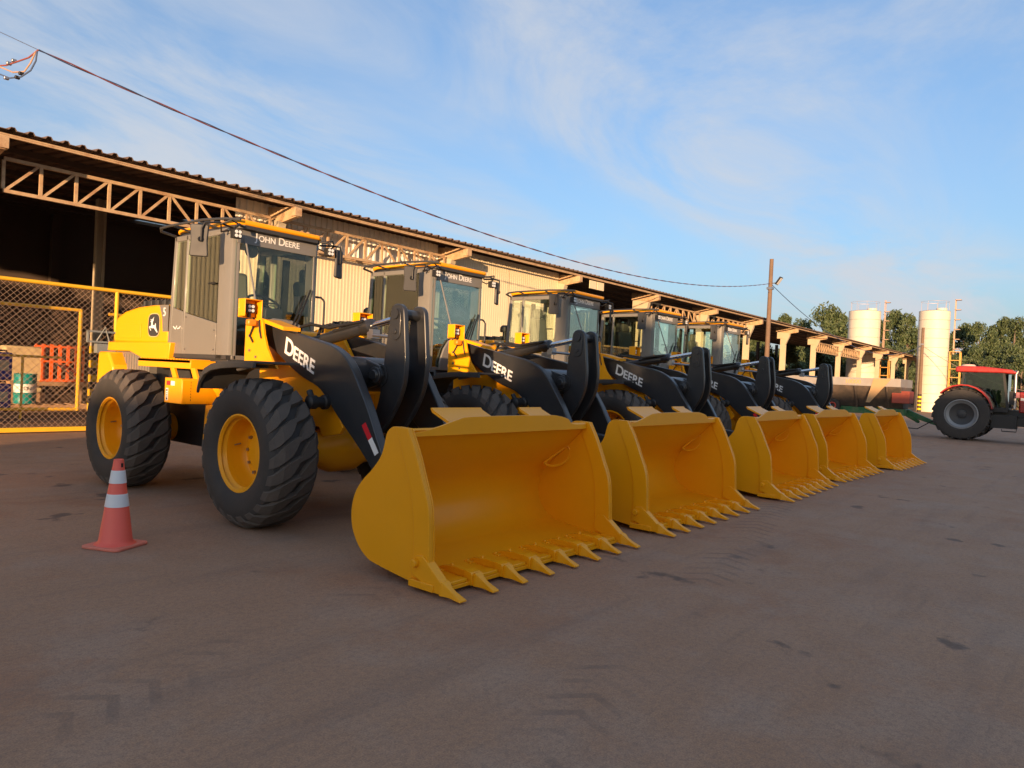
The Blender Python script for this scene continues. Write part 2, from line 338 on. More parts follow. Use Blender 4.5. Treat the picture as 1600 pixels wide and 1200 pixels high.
def make_loader():
    T = empty('wheel_loader')
    for y in (0, 3.03):
        wheel(T, -.98, y, -1); wheel(T, .98, y, 1)
        a = MB(); a.lathe([(0, -.74), (.20, -.74), (.235, -.70), (.235, -.62), (.21, -.60), (.17, -.45), (.19, -.3), (.26, -.14), (.26, .14), (.19, .3), (.17, .45), (.21, .60), (.235, .62), (.235, .70), (.2, .74), (0, .74)], 'x', c=(0, y, .738), seg=28)
        for sx in (-1, 1):
            for k in range(16):
                an = 2*math.pi*k/16; a.lathe([(0, sx*.60), (.013, sx*.60), (.013, sx*.585), (0, sx*.585)], 'x', c=(0, y+.222*math.cos(an), .738+.222*math.sin(an)), seg=6)
        a.build('axle_housing', YEL, T)
    # ---- bucket
    side = [(-2.493, 1.187), (-2.35, 1.192), (-2.29, 1.18), (-2.245, 1.14), (-2.225, 1.08), (-2.205, 1.0), (-2.18, .945), (-2.13, .88), (-2.06, .81), (-1.98, .74), (-1.905, .65), (-1.862, .55), (-1.85, .44), (-1.868, .34), (-1.91, .26), (-1.97, .19), (-2.05, .135), (-2.16, .10), (-2.60, .045), (-2.79, .045), (-2.785, .182), (-2.772, .42), (-2.747, .64), (-2.675, .82), (-2.589, 1.018)]
    shell = [(-2.47, 1.17), (-2.33, 1.01), (-2.22, .90), (-2.09, .78), (-1.98, .68), (-1.905, .57), (-1.88, .45), (-1.893, .35), (-1.935, .27), (-2.0, .195), (-2.08, .15), (-2.17, .125), (-2.60, .075), (-2.86, .06)]
    def off(p, d):
        out = []
        for i, q in enumerate(p):
            a = Vector(p[max(0, i-1)]); c = Vector(p[min(len(p)-1, i+1)]); t = (c-a).normalized(); out.append((q[0]-t.y*d*-1, q[1]+t.x*d*-1))
        return out
    outer = off(shell, -.022)
    bk = MB(); bk.prism(shell+outer[::-1], 'x', -1.24, 1.24)
    B = bk.build('bucket', YEL, T)
    for sx in (-1, 1):
        b = MB(); b.prism(smooth(side), 'x', sx*1.225, sx*1.253); b.build('side_plate', YEL, B, bevel=.004)
        strip = [(-2.497, 1.189), (-2.36, 1.194), (-2.44, 1.02), (-2.525, .83), (-2.585, .62), (-2.612, .42), (-2.62, .1), (-2.793, .1), (-2.789, .182), (-2.776, .42), (-2.751, .64), (-2.679, .82), (-2.593, 1.018)]
        strip = smooth(strip); b = MB(); b.prism(strip, 'x', sx*1.2535, sx*1.272); b.prism(strip, 'x', sx*1.2245, sx*1.212); b.build('wear_strip', YEL, B, bevel=.003)
        b = MB(); b.beam((sx*1.267, -2.612, .325), (sx*1.267, -2.785, .318), .006, .008); b.build('weld_seam', YEL, B)
        # corner stiffener: rounded D-shaped pressing where shell meets side
        A_ = Vector((sx*1.05, -2.07, .735)); B_ = Vector((sx*1.215, -2.235, .925)); bul = Vector((sx*.045, -.055, -.055)); pts = []
        for i in range(13):
            a = math.pi*i/12; pts.append(A_.lerp(B_, (1-math.cos(a))/2)+bul*math.sin(a)*1.4)
        pts += [B_.lerp(A_, .35), A_]
        b = MB(); b.tube(pts, .013, 6); b.build('corner_gusset', YEL, B)
    sg = [(-1.2, 1.15), (-1.06, 1.165), (-.88, 1.20), (-.70, 1.245), (-.5, 1.268), (.5, 1.268), (.70, 1.26), (.88, 1.225), (.95, 1.18), (1.2, 1.165), (1.2, 1.12), (-1.2, 1.12)]
    b = MB(); b.prism(smooth(sg, 3), 'y', -2.475, -2.45); b.build('spill_guard', YEL, B, bevel=.003)
    for x0, x1 in ((-.72, -.10), (.46, .80)):
        b = MB(); b.prism([(-2.44, 1.20), (-2.20, 1.305), (-2.18, 1.325), (-2.165, 1.32), (-2.185, 1.285), (-2.42, 1.185)], 'x', x0, x1)
        b.build('spill_flange', YEL, B)
    b = MB(); b.bb(-1.27, 1.27, -2.90, -2.62, .028, .058); b.build('cutting_edge', YEL, B, bevel=.004)
    for k in range(8):
        x = -1.245+2.49*k/7; corner = k in (0, 7); b = MB()
        if not corner:
            b.prism([(-2.50, .075), (-2.58, .112), (-2.72, .128), (-2.86, .118), (-2.86, .03), (-2.83, .03), (-2.83, .068), (-2.50, .068)], 'x', x-.026, x+.026); b.prism([(-2.84, .135), (-2.905, .125), (-2.92, .11), (-2.92, .028), (-2.84, .028)], 'x', x-.054, x+.054)
            for yy, xx in ((-2.55, -.06), (-2.55, .06), (-2.66, 0)):
                b.tube([(x+xx, yy, .07), (x+xx, yy, .10 if xx else .142)], [.018, .012], 6)
            b.bb(x-.075, x+.075, -2.60, -2.52, .066, .088)
        else:
            sx = -1 if k == 0 else 1
            b.prism([(-2.62, .20), (-2.66, .265), (-2.73, .275), (-2.80, .22), (-2.95, .10), (-2.95, .03), (-2.86, .03), (-2.62, .12)], 'x', x-.04, x+.04)
            b.lathe([(0, sx*.0), (.034, sx*.0), (.03, sx*.035), (0, sx*.035)], 'x', c=(x+sx*.04, -2.665, .21), seg=14)
            b.prism([(-2.60, .03), (-2.60, .085), (-2.86, .085), (-2.86, .03)], 'x', x-.05, x+.045)
        A = b.build('tooth_adapter', YEL, B, bevel=.006)
        t = MB(); n = 8; prof = [(-2.915, .074, .044, .046), (-2.935, .074, .05, .05), (-2.955, .070, .046, .044), (-2.985, .056, .030, .034), (-3.03, .043, .030, .022), (-3.08, .031, .036, .014), (-3.122, .022, .038, .007)]
        vs = []; 
        for yy, zc_, hw_, hh in prof: vs += [(x-hw_, yy, zc_-hh), (x+hw_, yy, zc_-hh), (x+hw_*.8, yy, zc_+hh), (x-hw_*.8, yy, zc_+hh)]
        fs = [(0, 1, 2, 3), tuple(4*(len(prof)-1)+i for i in (3, 2, 1, 0))]
        for i in range(len(prof)-1): fs += [(4*i+j, 4*i+(j+1) % 4, 4*i+4+(j+1) % 4, 4*i+4+j) for j in range(4)]
        t.add(vs, fs); t.build('tooth_tip', YEL, A, bevel=.005)
        if k < 7:
            e = MB(); x1 = x+2.49/7; e.bb(x+.075, x1-.075, -2.895, -2.81, .0585, .088); e.build('edge_segment', YEL, B, bevel=.006)
    # ---- boom
    bp = [(.86, 2.07), (.70, 2.085), (.38, 2.01), (.1, 1.965), (-.2, 1.907), (-.45, 1.86), (-.60, 1.81), (-.72, 1.745), (-.82, 1.66), (-.91, 1.55), (-1.0, 1.42), (-1.124, 1.238), (-1.366, .823), (-1.72, .33), (-1.80, .24), (-1.80, .16), (-1.72, .12), (-1.62, .17), (-1.42, .39), (-1.231, .651), (-1.0, .865), (-.74, 1.07), (-.58, 1.205), (-.45, 1.32), (-.30, 1.42), (-.05, 1.50), (.18, 1.60), (.36, 1.70), (.6, 1.82), (.86, 1.88), (.93, 1.97)]
    for sx in (-1, 1):
        b = MB(); b.prism(smooth(bp, 3), 'x', sx*.43, sx*.53); bo = b.build('boom_arm', BLK, T, bevel=.012)
        if sx < 0:
            runs, wd = smallcaps(['DEERE'], .20, .162)
            M_ = plane_m((-.5325, .315, 1.768), (0, -.927, -.374), (0, -.374*.35, .97))
            k = .575/wd; text_part('lettering', [(s_, z_*k, x_*k, y_) for s_, z_, x_, y_ in runs], M_, WHT, bo, weight=.018)
            for j in range(2):
                y0, z0 = -1.075-.105*j, 1.10-.135*j
                r = MB(); r.prism([(y0+.03, z0-.02), (y0+.03-.052, z0-.02+.034), (y0+.03-.052-.105, z0-.02+.034-.135), (y0+.03-.105, z0-.02-.135)], 'x', -.5305, -.5335); r.build('reflective_tape', [REDT, WHT][j], bo, smooth=0)
        b = MB(); b.lathe([(0, sx*.53), (.075, sx*.53), (.075, sx*.57), (.055, sx*.58), (.05, sx*.66), (.07, sx*.665), (.07, sx*.74), (.04, sx*.76), (0, sx*.76)], 'x', c=(0, -.47, 1.27), seg=20)
        b.tube([(sx*.69, -.47, 1.27), (sx*.69, -.40, 1.38)], .03); b.build('lift_pin', BKP, T)
        b = MB(); b.tube([(sx*.66, -.42, 1.255), (sx*.66, .05, 1.09)], .032, 12); b.build('lift_rod', CHR, T)
        b = MB(); b.tube([(sx*.66, .05, 1.09), (sx*.66, .85, .81)], .065, 14); b.build('lift_cylinder', BLK, T)
    b = MB(); b.lathe([(0, -.43), (.18, -.43), (.18, .43), (0, .43)], 'x', c=(0, -.58, 1.57), seg=32)
    ct = b.build('cross_tube', BLK, T)
    for sx in (-1, 1):
        b = MB(); b.prism([(-.52, 1.73), (-.66, 1.73), (-.90, 1.665), (-.945, 1.57), (-.90, 1.475), (-.74, 1.43), (-.55, 1.43)], 'x', sx*.185, sx*.225); b.build('pivot_ear', BLK, T, bevel=.01)
        b = MB(); b.lathe([(0, sx*.225), (.085, sx*.225), (.085, sx*.255), (.05, sx*.26), (.05, sx*.275), (0, sx*.275)], 'x', c=(0, -.86, 1.567), seg=24); b.bb(sx*.227, sx*.25, -.86, -.70, 1.53, 1.60); b.lathe([(0, sx*.25), (.02, sx*.25), (.02, sx*.27), (0, sx*.27)], 'x', c=(0, -.71, 1.567), seg=8); b.build('pivot_pin', BLK, T, bevel=.006)
        # bellcrank plates
        bc = [(-.962, 2.17), (-.972, 2.235), (-1.01, 2.28), (-1.06, 2.291), (-1.11, 2.283), (-1.152, 2.25), (-1.172, 2.19), (-1.20, 1.95), (-1.222, 1.72), (-1.205, 1.5), (-1.14, 1.33), (-1.05, 1.18), (-.93, 1.03), (-.80, .90), (-.68, .80), (-.60, .80), (-.56, .87), (-.60, .95), (-.74, 1.10), (-.82, 1.25), (-.86, 1.40), (-.885, 1.6), (-.915, 1.85)]
        b = MB(); b.prism(smooth(bc, 3), 'x', sx*.11, sx*.17); bo = b.build('bellcrank', BLK, T, bevel=.012)
        b = MB(); b.prism(arc(-1.06, 2.17, .075, 0, 180, 10)+arc(-1.06, 2.0, .075, 180, 360, 10), 'x', sx*.17, sx*.182); b.lathe([(0, sx*.182), (.03, sx*.182), (.028, sx*.195), (0, sx*.195)], 'x', c=(0, -1.06, 2.01), seg=6); b.build('pin_retainer', BLK, bo, bevel=.004)
    b = MB(); b.tube([(-.2, -1.06, 2.19), (.2, -1.06, 2.19)], .055, 16); b.build('bellcrank_pin', BLK, T)
    for yz, rr, hx in (((-.70, .88), .05, .185), ((-.86, 1.567), .12, .185)): b = MB(); b.tube([(-hx, *yz), (hx, *yz)], rr, 18); b.build('bellcrank_pin', BLK, T)
    b = MB(); b.prism([(-.66, .80), (-.74, .80), (-1.95, .72), (-1.95, .86), (-.70, .96), (-.62, .92)], 'x', -.07, .07); b.build('bucket_link', BLK, T, bevel=.01)
    b = MB()
    for sx in (-1, 1): b.prism([(-1.60, .12), (-1.80, .12), (-1.84, .3), (-1.84, .6), (-1.75, .42), (-1.66, .3)], 'x', sx*.38, sx*.42); b.prism([(-1.76, .70), (-1.93, .72), (-2.03, .86), (-1.88, .90)], 'x', sx*.08, sx*.12)
    b.build('bucket_hinge', YEL, B)
    b = MB(); b.tube([(0, -1.06, 2.19), (0, -.48, 2.085)], .036, 16); b.build('tilt_rod', CHR, T)
    b = MB(); b.tube([(0, -.50, 2.09), (0, -.485, 2.087), (0, -.36, 2.064), (0, -.34, 2.06)], [.055, .082, .082, .068], 18); b.tube([(0, -.35, 2.062), (0, .52, 1.905)], .068, 18); b.bb(-.05, .05, .50, .66, 1.82, 1.95); b.tube([(-.06, .1, 2.03), (-.06, -.42, 2.12)], .018); b.tube([(.05, .0, 2.06), (.05, -.40, 2.135)], .014)
    cy = b.build('tilt_cylinder', BLK, T)
    b = MB(); b.bb(-.05, .05, -.56, -.47, 1.955, 2.05); b.tube([(-.03, -.5, 1.99), (-.06, -.95, 1.96)], .018); b.build('position_sensor', STL, cy)
    for hx, hz in ((-.17, 0), (.10, .02)):
        b = MB(); pts = [(hx, .62, 1.70+hz), (hx, .60, 1.98+hz), (hx, .55, 2.07+hz), (hx+.02, .40, 2.10+hz), (hx+.05, .1, 2.06+hz), (hx+.09, -.25, 2.11+hz), (hx+.1 if hx < 0 else hx-.05, -.42, 2.13)]; b.tube(pts, .019, 8); b.build('hydraulic_hose', BKP, T)
    # ---- front frame, tower plates, fenders, head lamps
    fr = [(.98, 1.98), (.48, 1.98), (.22, 1.66), (-.22, 1.44), (-.50, 1.14), (-.60, 1.02), (-.55, .95), (-.40, .92), (-.26, .90), (-.20, .99), (.05, 1.02), (.25, .95), (.32, .45), (.98, .45)]
    for sx in (-1, 1):
        b = MB(); b.prism(fr, 'x', sx*.36, sx*.41); b.build('frame_plate', YEL, T, bevel=.006)
    b = MB(); b.bb(-.36, .36, .26, .95, .50, .95); b.bb(-.36, .36, -.15, .95, 1.02, 1.35); b.bb(-.36, .36, .1, .95, 1.35, 1.5); b.bb(-.36, .36, .55, .95, 1.5, 1.85); b.tube([(-.56, .74, 1.975), (.56, .74, 1.975)], .06, 14); b.build('front_frame', YEL, T)
    b = MB(); b.bb(-.28, .28, .95, 1.35, .60, .72); b.bb(-.28, .28, .95, 1.35, 1.25, 1.36); b.tube([(0, 1.18, .55), (0, 1.18, 1.42)], .07, 14); b.build('articulation_joint', BKP, T)
    for sx in (-1, 1):
        tp = [(.84, 1.58), (.84, 2.09), (.79, 2.12), (.53, 2.12), (.50, 2.06), (.47, 1.95), (.40, 1.80), (.30, 1.68), (.19, 1.58)]
        b = MB(); b.prism(tp, 'x', sx*.66, sx*.69); tw = b.build('fender_tower', YEL, T, bevel=.004)
        b = MB(); b.bb(sx*.50, sx*.66, .80, .84, 1.58, 2.09); b.build('tower_back', YEL, tw); b = MB(); b.prism([(.53, 2.115), (.15, 2.03), (.15, 1.99), (.53, 2.075)], 'x', sx*.45, sx*.66); b.build('tower_bracket', YEL, tw)
        for y_, z_ in ((.73, 1.77), (.74, 1.93), (.60, 1.70)):
            bb_ = MB(); bb_.lathe([(0, sx*.69), (.016, sx*.69), (.016, sx*.703), (0, sx*.703)], 'x', c=(0, y_, z_), seg=6); bb_.build('bolt', STL, tw)
        b = MB(); b.tube([(sx*.70, .66, 2.13), (sx*.705, .66, 2.02), (sx*.705, .72, 1.93), (sx*.70, .66, 1.86)], .012); b.tube([(sx*.70, .55, 2.1), (sx*.71, .52, 1.98), (sx*.70, .50, 1.9)], .009); b.build('wiring', BKP, tw)
        # head lamp housing: open box facing forward
        b = MB(); x0, x1 = (sx*.87, sx*.66); xa, xb = min(x0, x1), max(x0, x1)
        b.bb(xa, xb, .68, .70, 2.12, 2.32); b.bb(xa, xa+.012, .56, .68, 2.13, 2.32); b.bb(xb-.012, xb, .56, .68, 2.10, 2.32); b.bb(xa+.012, xb-.012, .56, .68, 2.308, 2.32)
        hl = b.build('headlamp_housing', YEL, T, bevel=.006)
        b = MB(); b.bb(xa+.05, xb-.05, .615, .675, 2.17, 2.27); b.bb((xa+xb)/2-.015, (xa+xb)/2+.015, .63, .67, 2.12, 2.18); h2 = b.build('headlamp', DGR, hl, bevel=.008)
        for i in range(2):
            for j in range(2):
                b = MB(); b.lathe([(0, -.0), (.017, 0), (.015, .012), (0, .012)], 'y', c=((xa+xb)/2-.02+.04*i, .606, 2.197+.045*j), seg=10); b.build('lens', LENS, h2)
        b = MB(); b.bb(sx*.78-.05, sx*.78+.05, .54, .61, 2.03, 2.10); b.build('turn_signal', ORG, hl, bevel=.015)
        # fender over front tyre
        ang = [(.83, 1.36), (.79, 1.47), (.70, 1.555), (.56, 1.605), (.36, 1.632), (.10, 1.648), (-.24, 1.652)]
        pr = ang+[(p[0], p[1]-.025) for p in ang[::-1]]
        b = MB(); b.prism(pr, 'x', sx*.70, sx*1.22); b.prism([(p[0], p[1]-.02) for p in ang]+[(p[0], p[1]-.07) for p in ang[::-1]], 'x', sx*1.19, sx*1.225); b.build('front_fender', DGR, T, bevel=.004)
        b = MB(); b.tube([(sx*.72, .32, 1.60), (sx*1.0, .30, 1.585), (sx*1.12, .2, 1.56), (sx*1.13, .0, 1.59)], .02); b.build('fender_strut', GRY, T)
    # ---- rear frame, hood, counterweight, tank, platform
    b = MB(); b.bb(-.42, .42, 1.35, 4.1, .55, 1.20); b.bb(-.5, .5, 2.2, 3.9, 1.2, 1.6); b.build('rear_frame', BKP, T)
    hp = [(2.86, 1.84), (2.86, 2.34), (3.3, 2.345), (3.75, 2.33), (4.15, 2.28), (4.40, 2.20), (4.47, 2.08), (4.49, 1.84)]
    b = MB(); b.prism(hp, 'x', -.61, .61); hood = b.build('engine_hood', YEL, T, bevel=.03)
    b = MB(); b.prism([(2.86, 2.36), (3.05, 2.40), (3.7, 2.44), (3.95, 2.40), (4.15, 2.31), (3.75, 2.335), (3.3, 2.35)], 'x', -.45, .45)
    for i in range(5): b.bb(-.5, .5, 3.0+.2*i, 3.05+.2*i, 2.34, 2.43)
    b.build('cooling_vent', DGR, hood, bevel=.008)
    for sx in (-1, 1):
        b = MB(); b.prism([(2.84, 1.99), (2.84, 2.335), (3.10, 2.335), (3.02, 2.2), (2.98, 1.99)], 'x', sx*.6105, sx*.6145); b.build('hood_grey_panel', GRY, hood, smooth=0)
        for (y0, y1, z0, z1) in ((3.62, 4.3, 1.90, 2.10),):
            b = MB(); b.bb(sx*.6105, sx*.617, y0, y1, z0, z1); b.build('hood_door', YEL, hood, bevel=.004)
        # oval emblem with leaping deer
        M_ = plane_m((sx*.6165, 3.235, 2.075), (0, sx*1.0, 0), (0, 0, 1))
        ov = [(.165*math.copysign(abs(math.cos(t))**.55, math.cos(t)), .152*math.copysign(abs(math.sin(t))**.6, math.sin(t))) for t in [2*math.pi*i/32 for i in range(32)]]
        def flat(name, poly, z, mt, par, sc=1):
            q = MB(); n = len(poly); q.add([M_ @ Vector((a*sc, c*sc, z)) for a, c in poly]+[M_ @ Vector((a*sc, c*sc, z-.003)) for a, c in poly], [tuple(range(n)), tuple(range(2*n-1, n-1, -1))]+[(i, (i+1) % n, n+(i+1) % n, n+i) for i in range(n)]); return q.build(name, mt, par, smooth=0)
        em = flat('emblem', ov, .0, mat('emblem_rim', (.55, .42, .2), .5), hood, 1.05); flat('emblem_face', ov, .002, DGR, em, .97)
        dp_ = [(300, 300), (330, 318), (352, 300), (395, 245), (372, 305), (380, 325), (358, 385), (358, 452), (420, 466), (428, 405), (442, 425), (444, 485), (456, 545), (498, 640), (482, 655), (425, 575), (392, 532), (345, 540), (298, 512), (292, 530), (322, 590), (312, 606), (270, 520), (272, 490), (318, 474), (326, 385), (300, 372), (305, 352), (335, 345), (328, 330), (305, 325)]
        deer = [((px_-385)/145*.165/1.55, (457-py_)/282*.152) for px_, py_ in dp_]
        flat('emblem_deer', [(sx*-1.55*a, c) for a, c in deer], .0045, WHT, em, .95)
        fd = [(2.70, 1.60), (2.70, 1.83), (4.48, 1.83), (4.50, 1.70), (4.46, 1.66), (3.55, 1.64), (3.05, 1.60)]
        b = MB(); b.prism([(2.66, 1.61), (2.62, 1.845), (4.50, 1.845), (4.52, 1.72), (4.40, 1.72), (4.05, 1.72), (3.80, 1.72), (3.35, 1.62)], 'x', sx*.50, sx*.68); b.build('hood_skirt', YEL, T, bevel=.01)
        b = MB(); b.bb(sx*.50, sx*.60, 3.35, 4.40, 1.25, 1.72)
        for i in range(12): b.bb(sx*.60, sx*.607, 3.4+.082*i, 3.46+.082*i, 1.3, 1.68)
        b.build('side_grille', GRY, T)
    b = MB(); b.prism([(4.02, .62), (4.02, 1.5), (4.2, 1.70), (4.52, 1.70), (4.56, 1.2), (4.5, .62)], 'x', -.80, .80); b.build('counterweight', YEL, T, bevel=.03)
    b = MB(); b.bb(-.40, .40, 4.49, 4.52, 1.75, 2.15); b.build('radiator_grille', BKP, T)
    text_part('model_number', [('5', .16, 0, 0)], plane_m((-.6165, 2.985, 2.19), (0, -1, 0), (0, 0, 1)), WHT, hood)
    b = MB(); b.tube([(-.39, 3.0, 2.3), (-.39, 3.0, 2.52)], .05, 14); b.lathe([(0, 2.66), (.06, 2.655), (.098, 2.62), (.105, 2.56), (.098, 2.515), (.03, 2.51)], 'z', c=(-.39, 3.0, 0), seg=20); b.build('air_precleaner', BKP, T)
    b = MB(); b.tube([(.30, 3.05, 2.3), (.30, 3.05, 2.78), (.30, 3.07, 2.86), (.30, 3.16, 2.96)], [.055, .055, .06, .065], 14, caps=True); b.build('exhaust_stack', BKP, T)
    for sx in (-1, 1):
        xa, xb = sorted((sx*1.10, sx*.58))
        b = MB(); b.bb(xa, xb, 1.41, 1.81, 1.135, 1.42); b.bb(xa+.004, xb, 1.40, 1.41, 1.15, 1.405); tk = b.build('side_tank', YEL, T, bevel=.01)
        if sx < 0:
            for j, mt in ((0, REDT), (1, WHT)):
                r = MB(); r.bb(-1.103, -1.1005, 1.675-.105*j, 1.765-.105*j, 1.335, 1.385); r.build('reflector', mt, tk, smooth=0)
            r = MB(); r.bb(-1.103, -1.1005, 1.72, 1.775, 1.16, 1.30); pl = r.build('label_plate', WHT, tk, smooth=0)
            r = MB()
            for z0_, z1_ in ((1.168, 1.192), (1.203, 1.211), (1.223, 1.23), (1.243, 1.25), (1.265, 1.288)): r.bb(-1.1042, -1.1032, 1.732, 1.762, z0_, z1_)
            r.build('label_print', BKP, pl, smooth=0)
            r = MB()
            for i in range(7): r.bb(-1.0, -.995, 1.399, 1.4005, 1.17+.033*i, 1.19+.033*i)
            r.build('rivets', BKP, tk)
        b = MB(); b.prism([(1.0, 1.13), (1.55, 1.13), (1.60, .62), (1.52, .56), (.98, .50)], 'x', sx*.42, sx*.74); st = b.build('step_box', YEL, T, bevel=.01)
        b = MB(); b.bb(min(sx*.50, sx*.66), max(sx*.50, sx*.66), .985, 1.0, .85, 1.10); b.build('step_recess', BKP, st)
        b = MB(); b.bb(*sorted((sx*.64, sx*.92)), 1.60, 2.95, 1.595, 1.63); b.bb(*sorted((sx*.885, sx*.92)), 1.60, 2.95, 1.53, 1.63); b.bb(*sorted((sx*.62, sx*.92)), 1.58, 1.60, 1.53, 1.63)
        for i in range(18): b.bb(*sorted((sx*.66, sx*.92)), 1.63+.072*i, 1.66+.072*i, 1.63, 1.642)
        for yy, zz_ in ((2.05, 1.41), (1.55, 1.30)):
            b.prism([(yy+.05, 1.54), (yy-.05, 1.54), (yy-.14, 1.40), (yy-.04, 1.40)], 'x', sx*.885, sx*.915)
        b.build('platform', YEL, T, bevel=.003)
        b = MB(); b.prism([(1.50, 1.54), (1.42, 1.54), (1.38, 1.42), (1.20, 1.30), (1.12, 1.18), (1.20, 1.18), (1.30, 1.27), (1.46, 1.38)], 'x', sx*.72, sx*.76); b.build('platform_bracket', YEL, T)
    # ---- cab
    b = MB(); b.bb(-.60, .60, 1.36, 2.78, 1.20, 1.66); b.bb(-.61, .61, 1.34, 1.36, 1.42, 1.64); b.build('cab_base', DGR, T, bevel=.015)
    X = .62
    C = empty('cab'); C.parent = T
    b = MB(); b.bb(-X, X, 1.36, 2.80, 1.66, 1.71); b.bb(-.55, .55, 1.45, 2.7, 1.71, 1.73); b.build('cab_floor', DGR, C)
    def post(pts, r, nm='pillar', mt=GRY): q = MB(); q.beam(pts[0], pts[1], r[0], r[1]); return q.build(nm, mt, C, bevel=.012)
    for sx in (-1, 1):
        pa = [(1.60, -.0), (1.47, -.0), (1.385, .03), (1.345, .09), (1.345, .115), (1.40, .10), (1.48, .06), (1.60, .05)]
        b = MB(); b.prism([(sx*(X-d), y) for y, d in pa], 'z', 1.66, 3.2); b.build('front_pillar', GRY, C, bevel=.006)
        post(((sx*(X-.03), 2.43, 1.66), (sx*(X-.03), 2.40, 3.2)), (.06, .045)); post(((sx*(X-.035), 2.80, 1.66), (sx*(X-.035), 2.70, 3.2)), (.07, .07), 'rear_pillar')
        # side: lower panels and panes
        q = MB(); q.prism([(2.41, 1.70), (2.41, 2.225), (1.62, 2.085), (1.62, 1.70)], 'x', sx*(X-.025), sx*(X-.004)); d = q.build('door_panel', GRY, C, bevel=.004)
        for y_, z_ in ((2.36, 2.17), (2.36, 1.77), (1.66, 2.0), (1.66, 1.77)):
            k = MB(); k.lathe([(0, sx*(X-.004)), (.012, sx*(X-.004)), (.012, sx*(X+.004)), (0, sx*(X+.004))], 'x', c=(0, y_, z_), seg=8); k.build('fastener', STL, d)
        q = MB(); q.prism([(2.75, 1.73), (2.75, 2.30), (2.455, 2.24), (2.455, 1.70), (2.70, 1.70)], 'x', sx*(X-.025), sx*(X-.004)); d2 = q.build('rear_quarter_panel', GRY, C, bevel=.004)
        if sx < 0:
            k = MB()
            for (y_, z_), (y2, z2) in (((2.69, 2.055), (2.63, 2.02)), ((2.63, 2.02), (2.59, 2.06)), ((2.58, 2.025), (2.53, 2.03)), ((2.53, 2.03), (2.50, 2.055))): k.beam((-X+.003, y_, z_), (-X+.003, y2, z2), .002, .014)
            k.build('white_mark', WHT, d2, smooth=0)
        q = MB(); q.prism([(2.395, 3.13), (2.41, 2.235), (1.62, 2.095), (1.60, 3.13)], 'x', sx*(X-.018), sx*(X-.012)); q.build('side_window', GLS, C, smooth=0)
        q = MB(); q.prism([(2.70, 3.13), (2.75, 2.31), (2.455, 2.25), (2.43, 3.13)], 'x', sx*(X-.018), sx*(X-.012)); q.build('quarter_window', GLS, C, smooth=0)
        q = MB(); q.bb(*sorted((sx*(X-.06), sx*X)), 1.40, 2.72, 3.13, 3.20); q.build('roof_beam', GRY, C, bevel=.01)
        q = MB(); q.bb(*sorted((sx*(X+.002), sx*(X+.02))), 1.66, 1.80, 2.55, 2.57); q.build('door_handle', BKP, C)
        q = MB(); q.tube([(sx*(X+.12), 1.42, 2.50), (sx*(X+.12), 1.40, 2.47), (sx*(X+.12), 1.40, 2.10), (sx*(X+.10), 1.41, 2.04), (sx*X, 1.42, 2.03)], .014); q.tube([(sx*(X+.12), 1.42, 2.50), (sx*(X+.08), 1.42, 2.53), (sx*X, 1.42, 2.53)], .014)
        if sx > 0: q.build('grab_rail', DGR, C)
    q = MB(); q.prism([(-.56, 1.70), (-.56, 3.06), (.56, 3.06), (.56, 1.70)], 'y', 1.352, 1.358); q.build('windshield', WGL, C, smooth=0)
    q = MB(); q.bb(-.545, .545, 1.342, 1.351, 3.03, 3.19); vz = q.build('visor_band', GRY, C, bevel=.004)
    q = MB(); q.bb(-.56, .56, 1.345, 1.375, 1.66, 1.71); q.bb(-.56, .56, 1.345, 1.39, 3.19, 3.215); q.build('windshield_frame', GRY, C, bevel=.005)
    runs, wd = smallcaps(['JOHN', 'DEERE'], .088, .068); k = .60/wd
    for w_ in (runs[:2], runs[2:]): text_part('cab_lettering', [(s_, z_*k, x_*k, y_*k) for s_, z_, x_, y_ in w_], plane_m((-.32, 1.340, 3.092), (1, 0, 0), (0, 0, 1)), WHT, vz, depth=.001, weight=.012)
    q = MB(); q.prism([(-.38, 1.66), (-.38, 1.80), (-.30, 2.0), (-.20, 2.13), (-.05, 2.19), (.20, 2.19), (.36, 2.13), (.48, 2.0), (.56, 1.84), (.56, 1.66)], 'y', 1.31, 1.345); cw = q.build('cowl_panel', GRY, C, bevel=.012)
    for x_, z_ in ((-.1, 2.1), (.12, 1.98), (.30, 1.9)):
        k = MB(); k.lathe([(0, 1.31), (.012, 1.31), (.012, 1.302), (0, 1.302)], 'y', c=(x_, 0, z_), seg=8); k.build('fastener', STL, cw)
    for x0, z0, x1, z1 in ((.14, 1.97, .40, 2.52), (.20, 1.97, .47, 2.60)):
        q = MB(); q.beam((x0, 1.30, z0), (x1, 1.325, z1), .014, .018); q.beam((x0-.03, 1.30, z0-.05), (x0+.05, 1.30, z0+.10), .03, .03); q.build('wiper', BKP, C)
    q = MB(); q.prism([(-.56, 1.72), (-.56, 3.12), (.56, 3.12), (.56, 1.72)], 'y', 2.755, 2.76); q.build('rear_window', WGL, C, smooth=0)
    q = MB()
    for x_ in (-.19, .19): q.beam((x_, 2.77, 1.7), (x_, 2.735, 3.15), .10, .04)
    q.bb(-.56, .56, 2.74, 2.79, 1.70, 2.05); q.build('rear_frame_bars', DGR, C)
    # roof
    rp_ = [(-.52, 1.24), (.52, 1.24), (.585, 1.30), (.60, 1.42), (.62, 2.60), (.58, 2.74), (.48, 2.80), (-.48, 2.80), (-.58, 2.74), (-.62, 2.60), (-.60, 1.42), (-.585, 1.30)]
    q = MB(); q.prism(rp_, 'z', 3.235, 3.295); rf = q.build('cab_roof', YEL, C, bevel=.02)
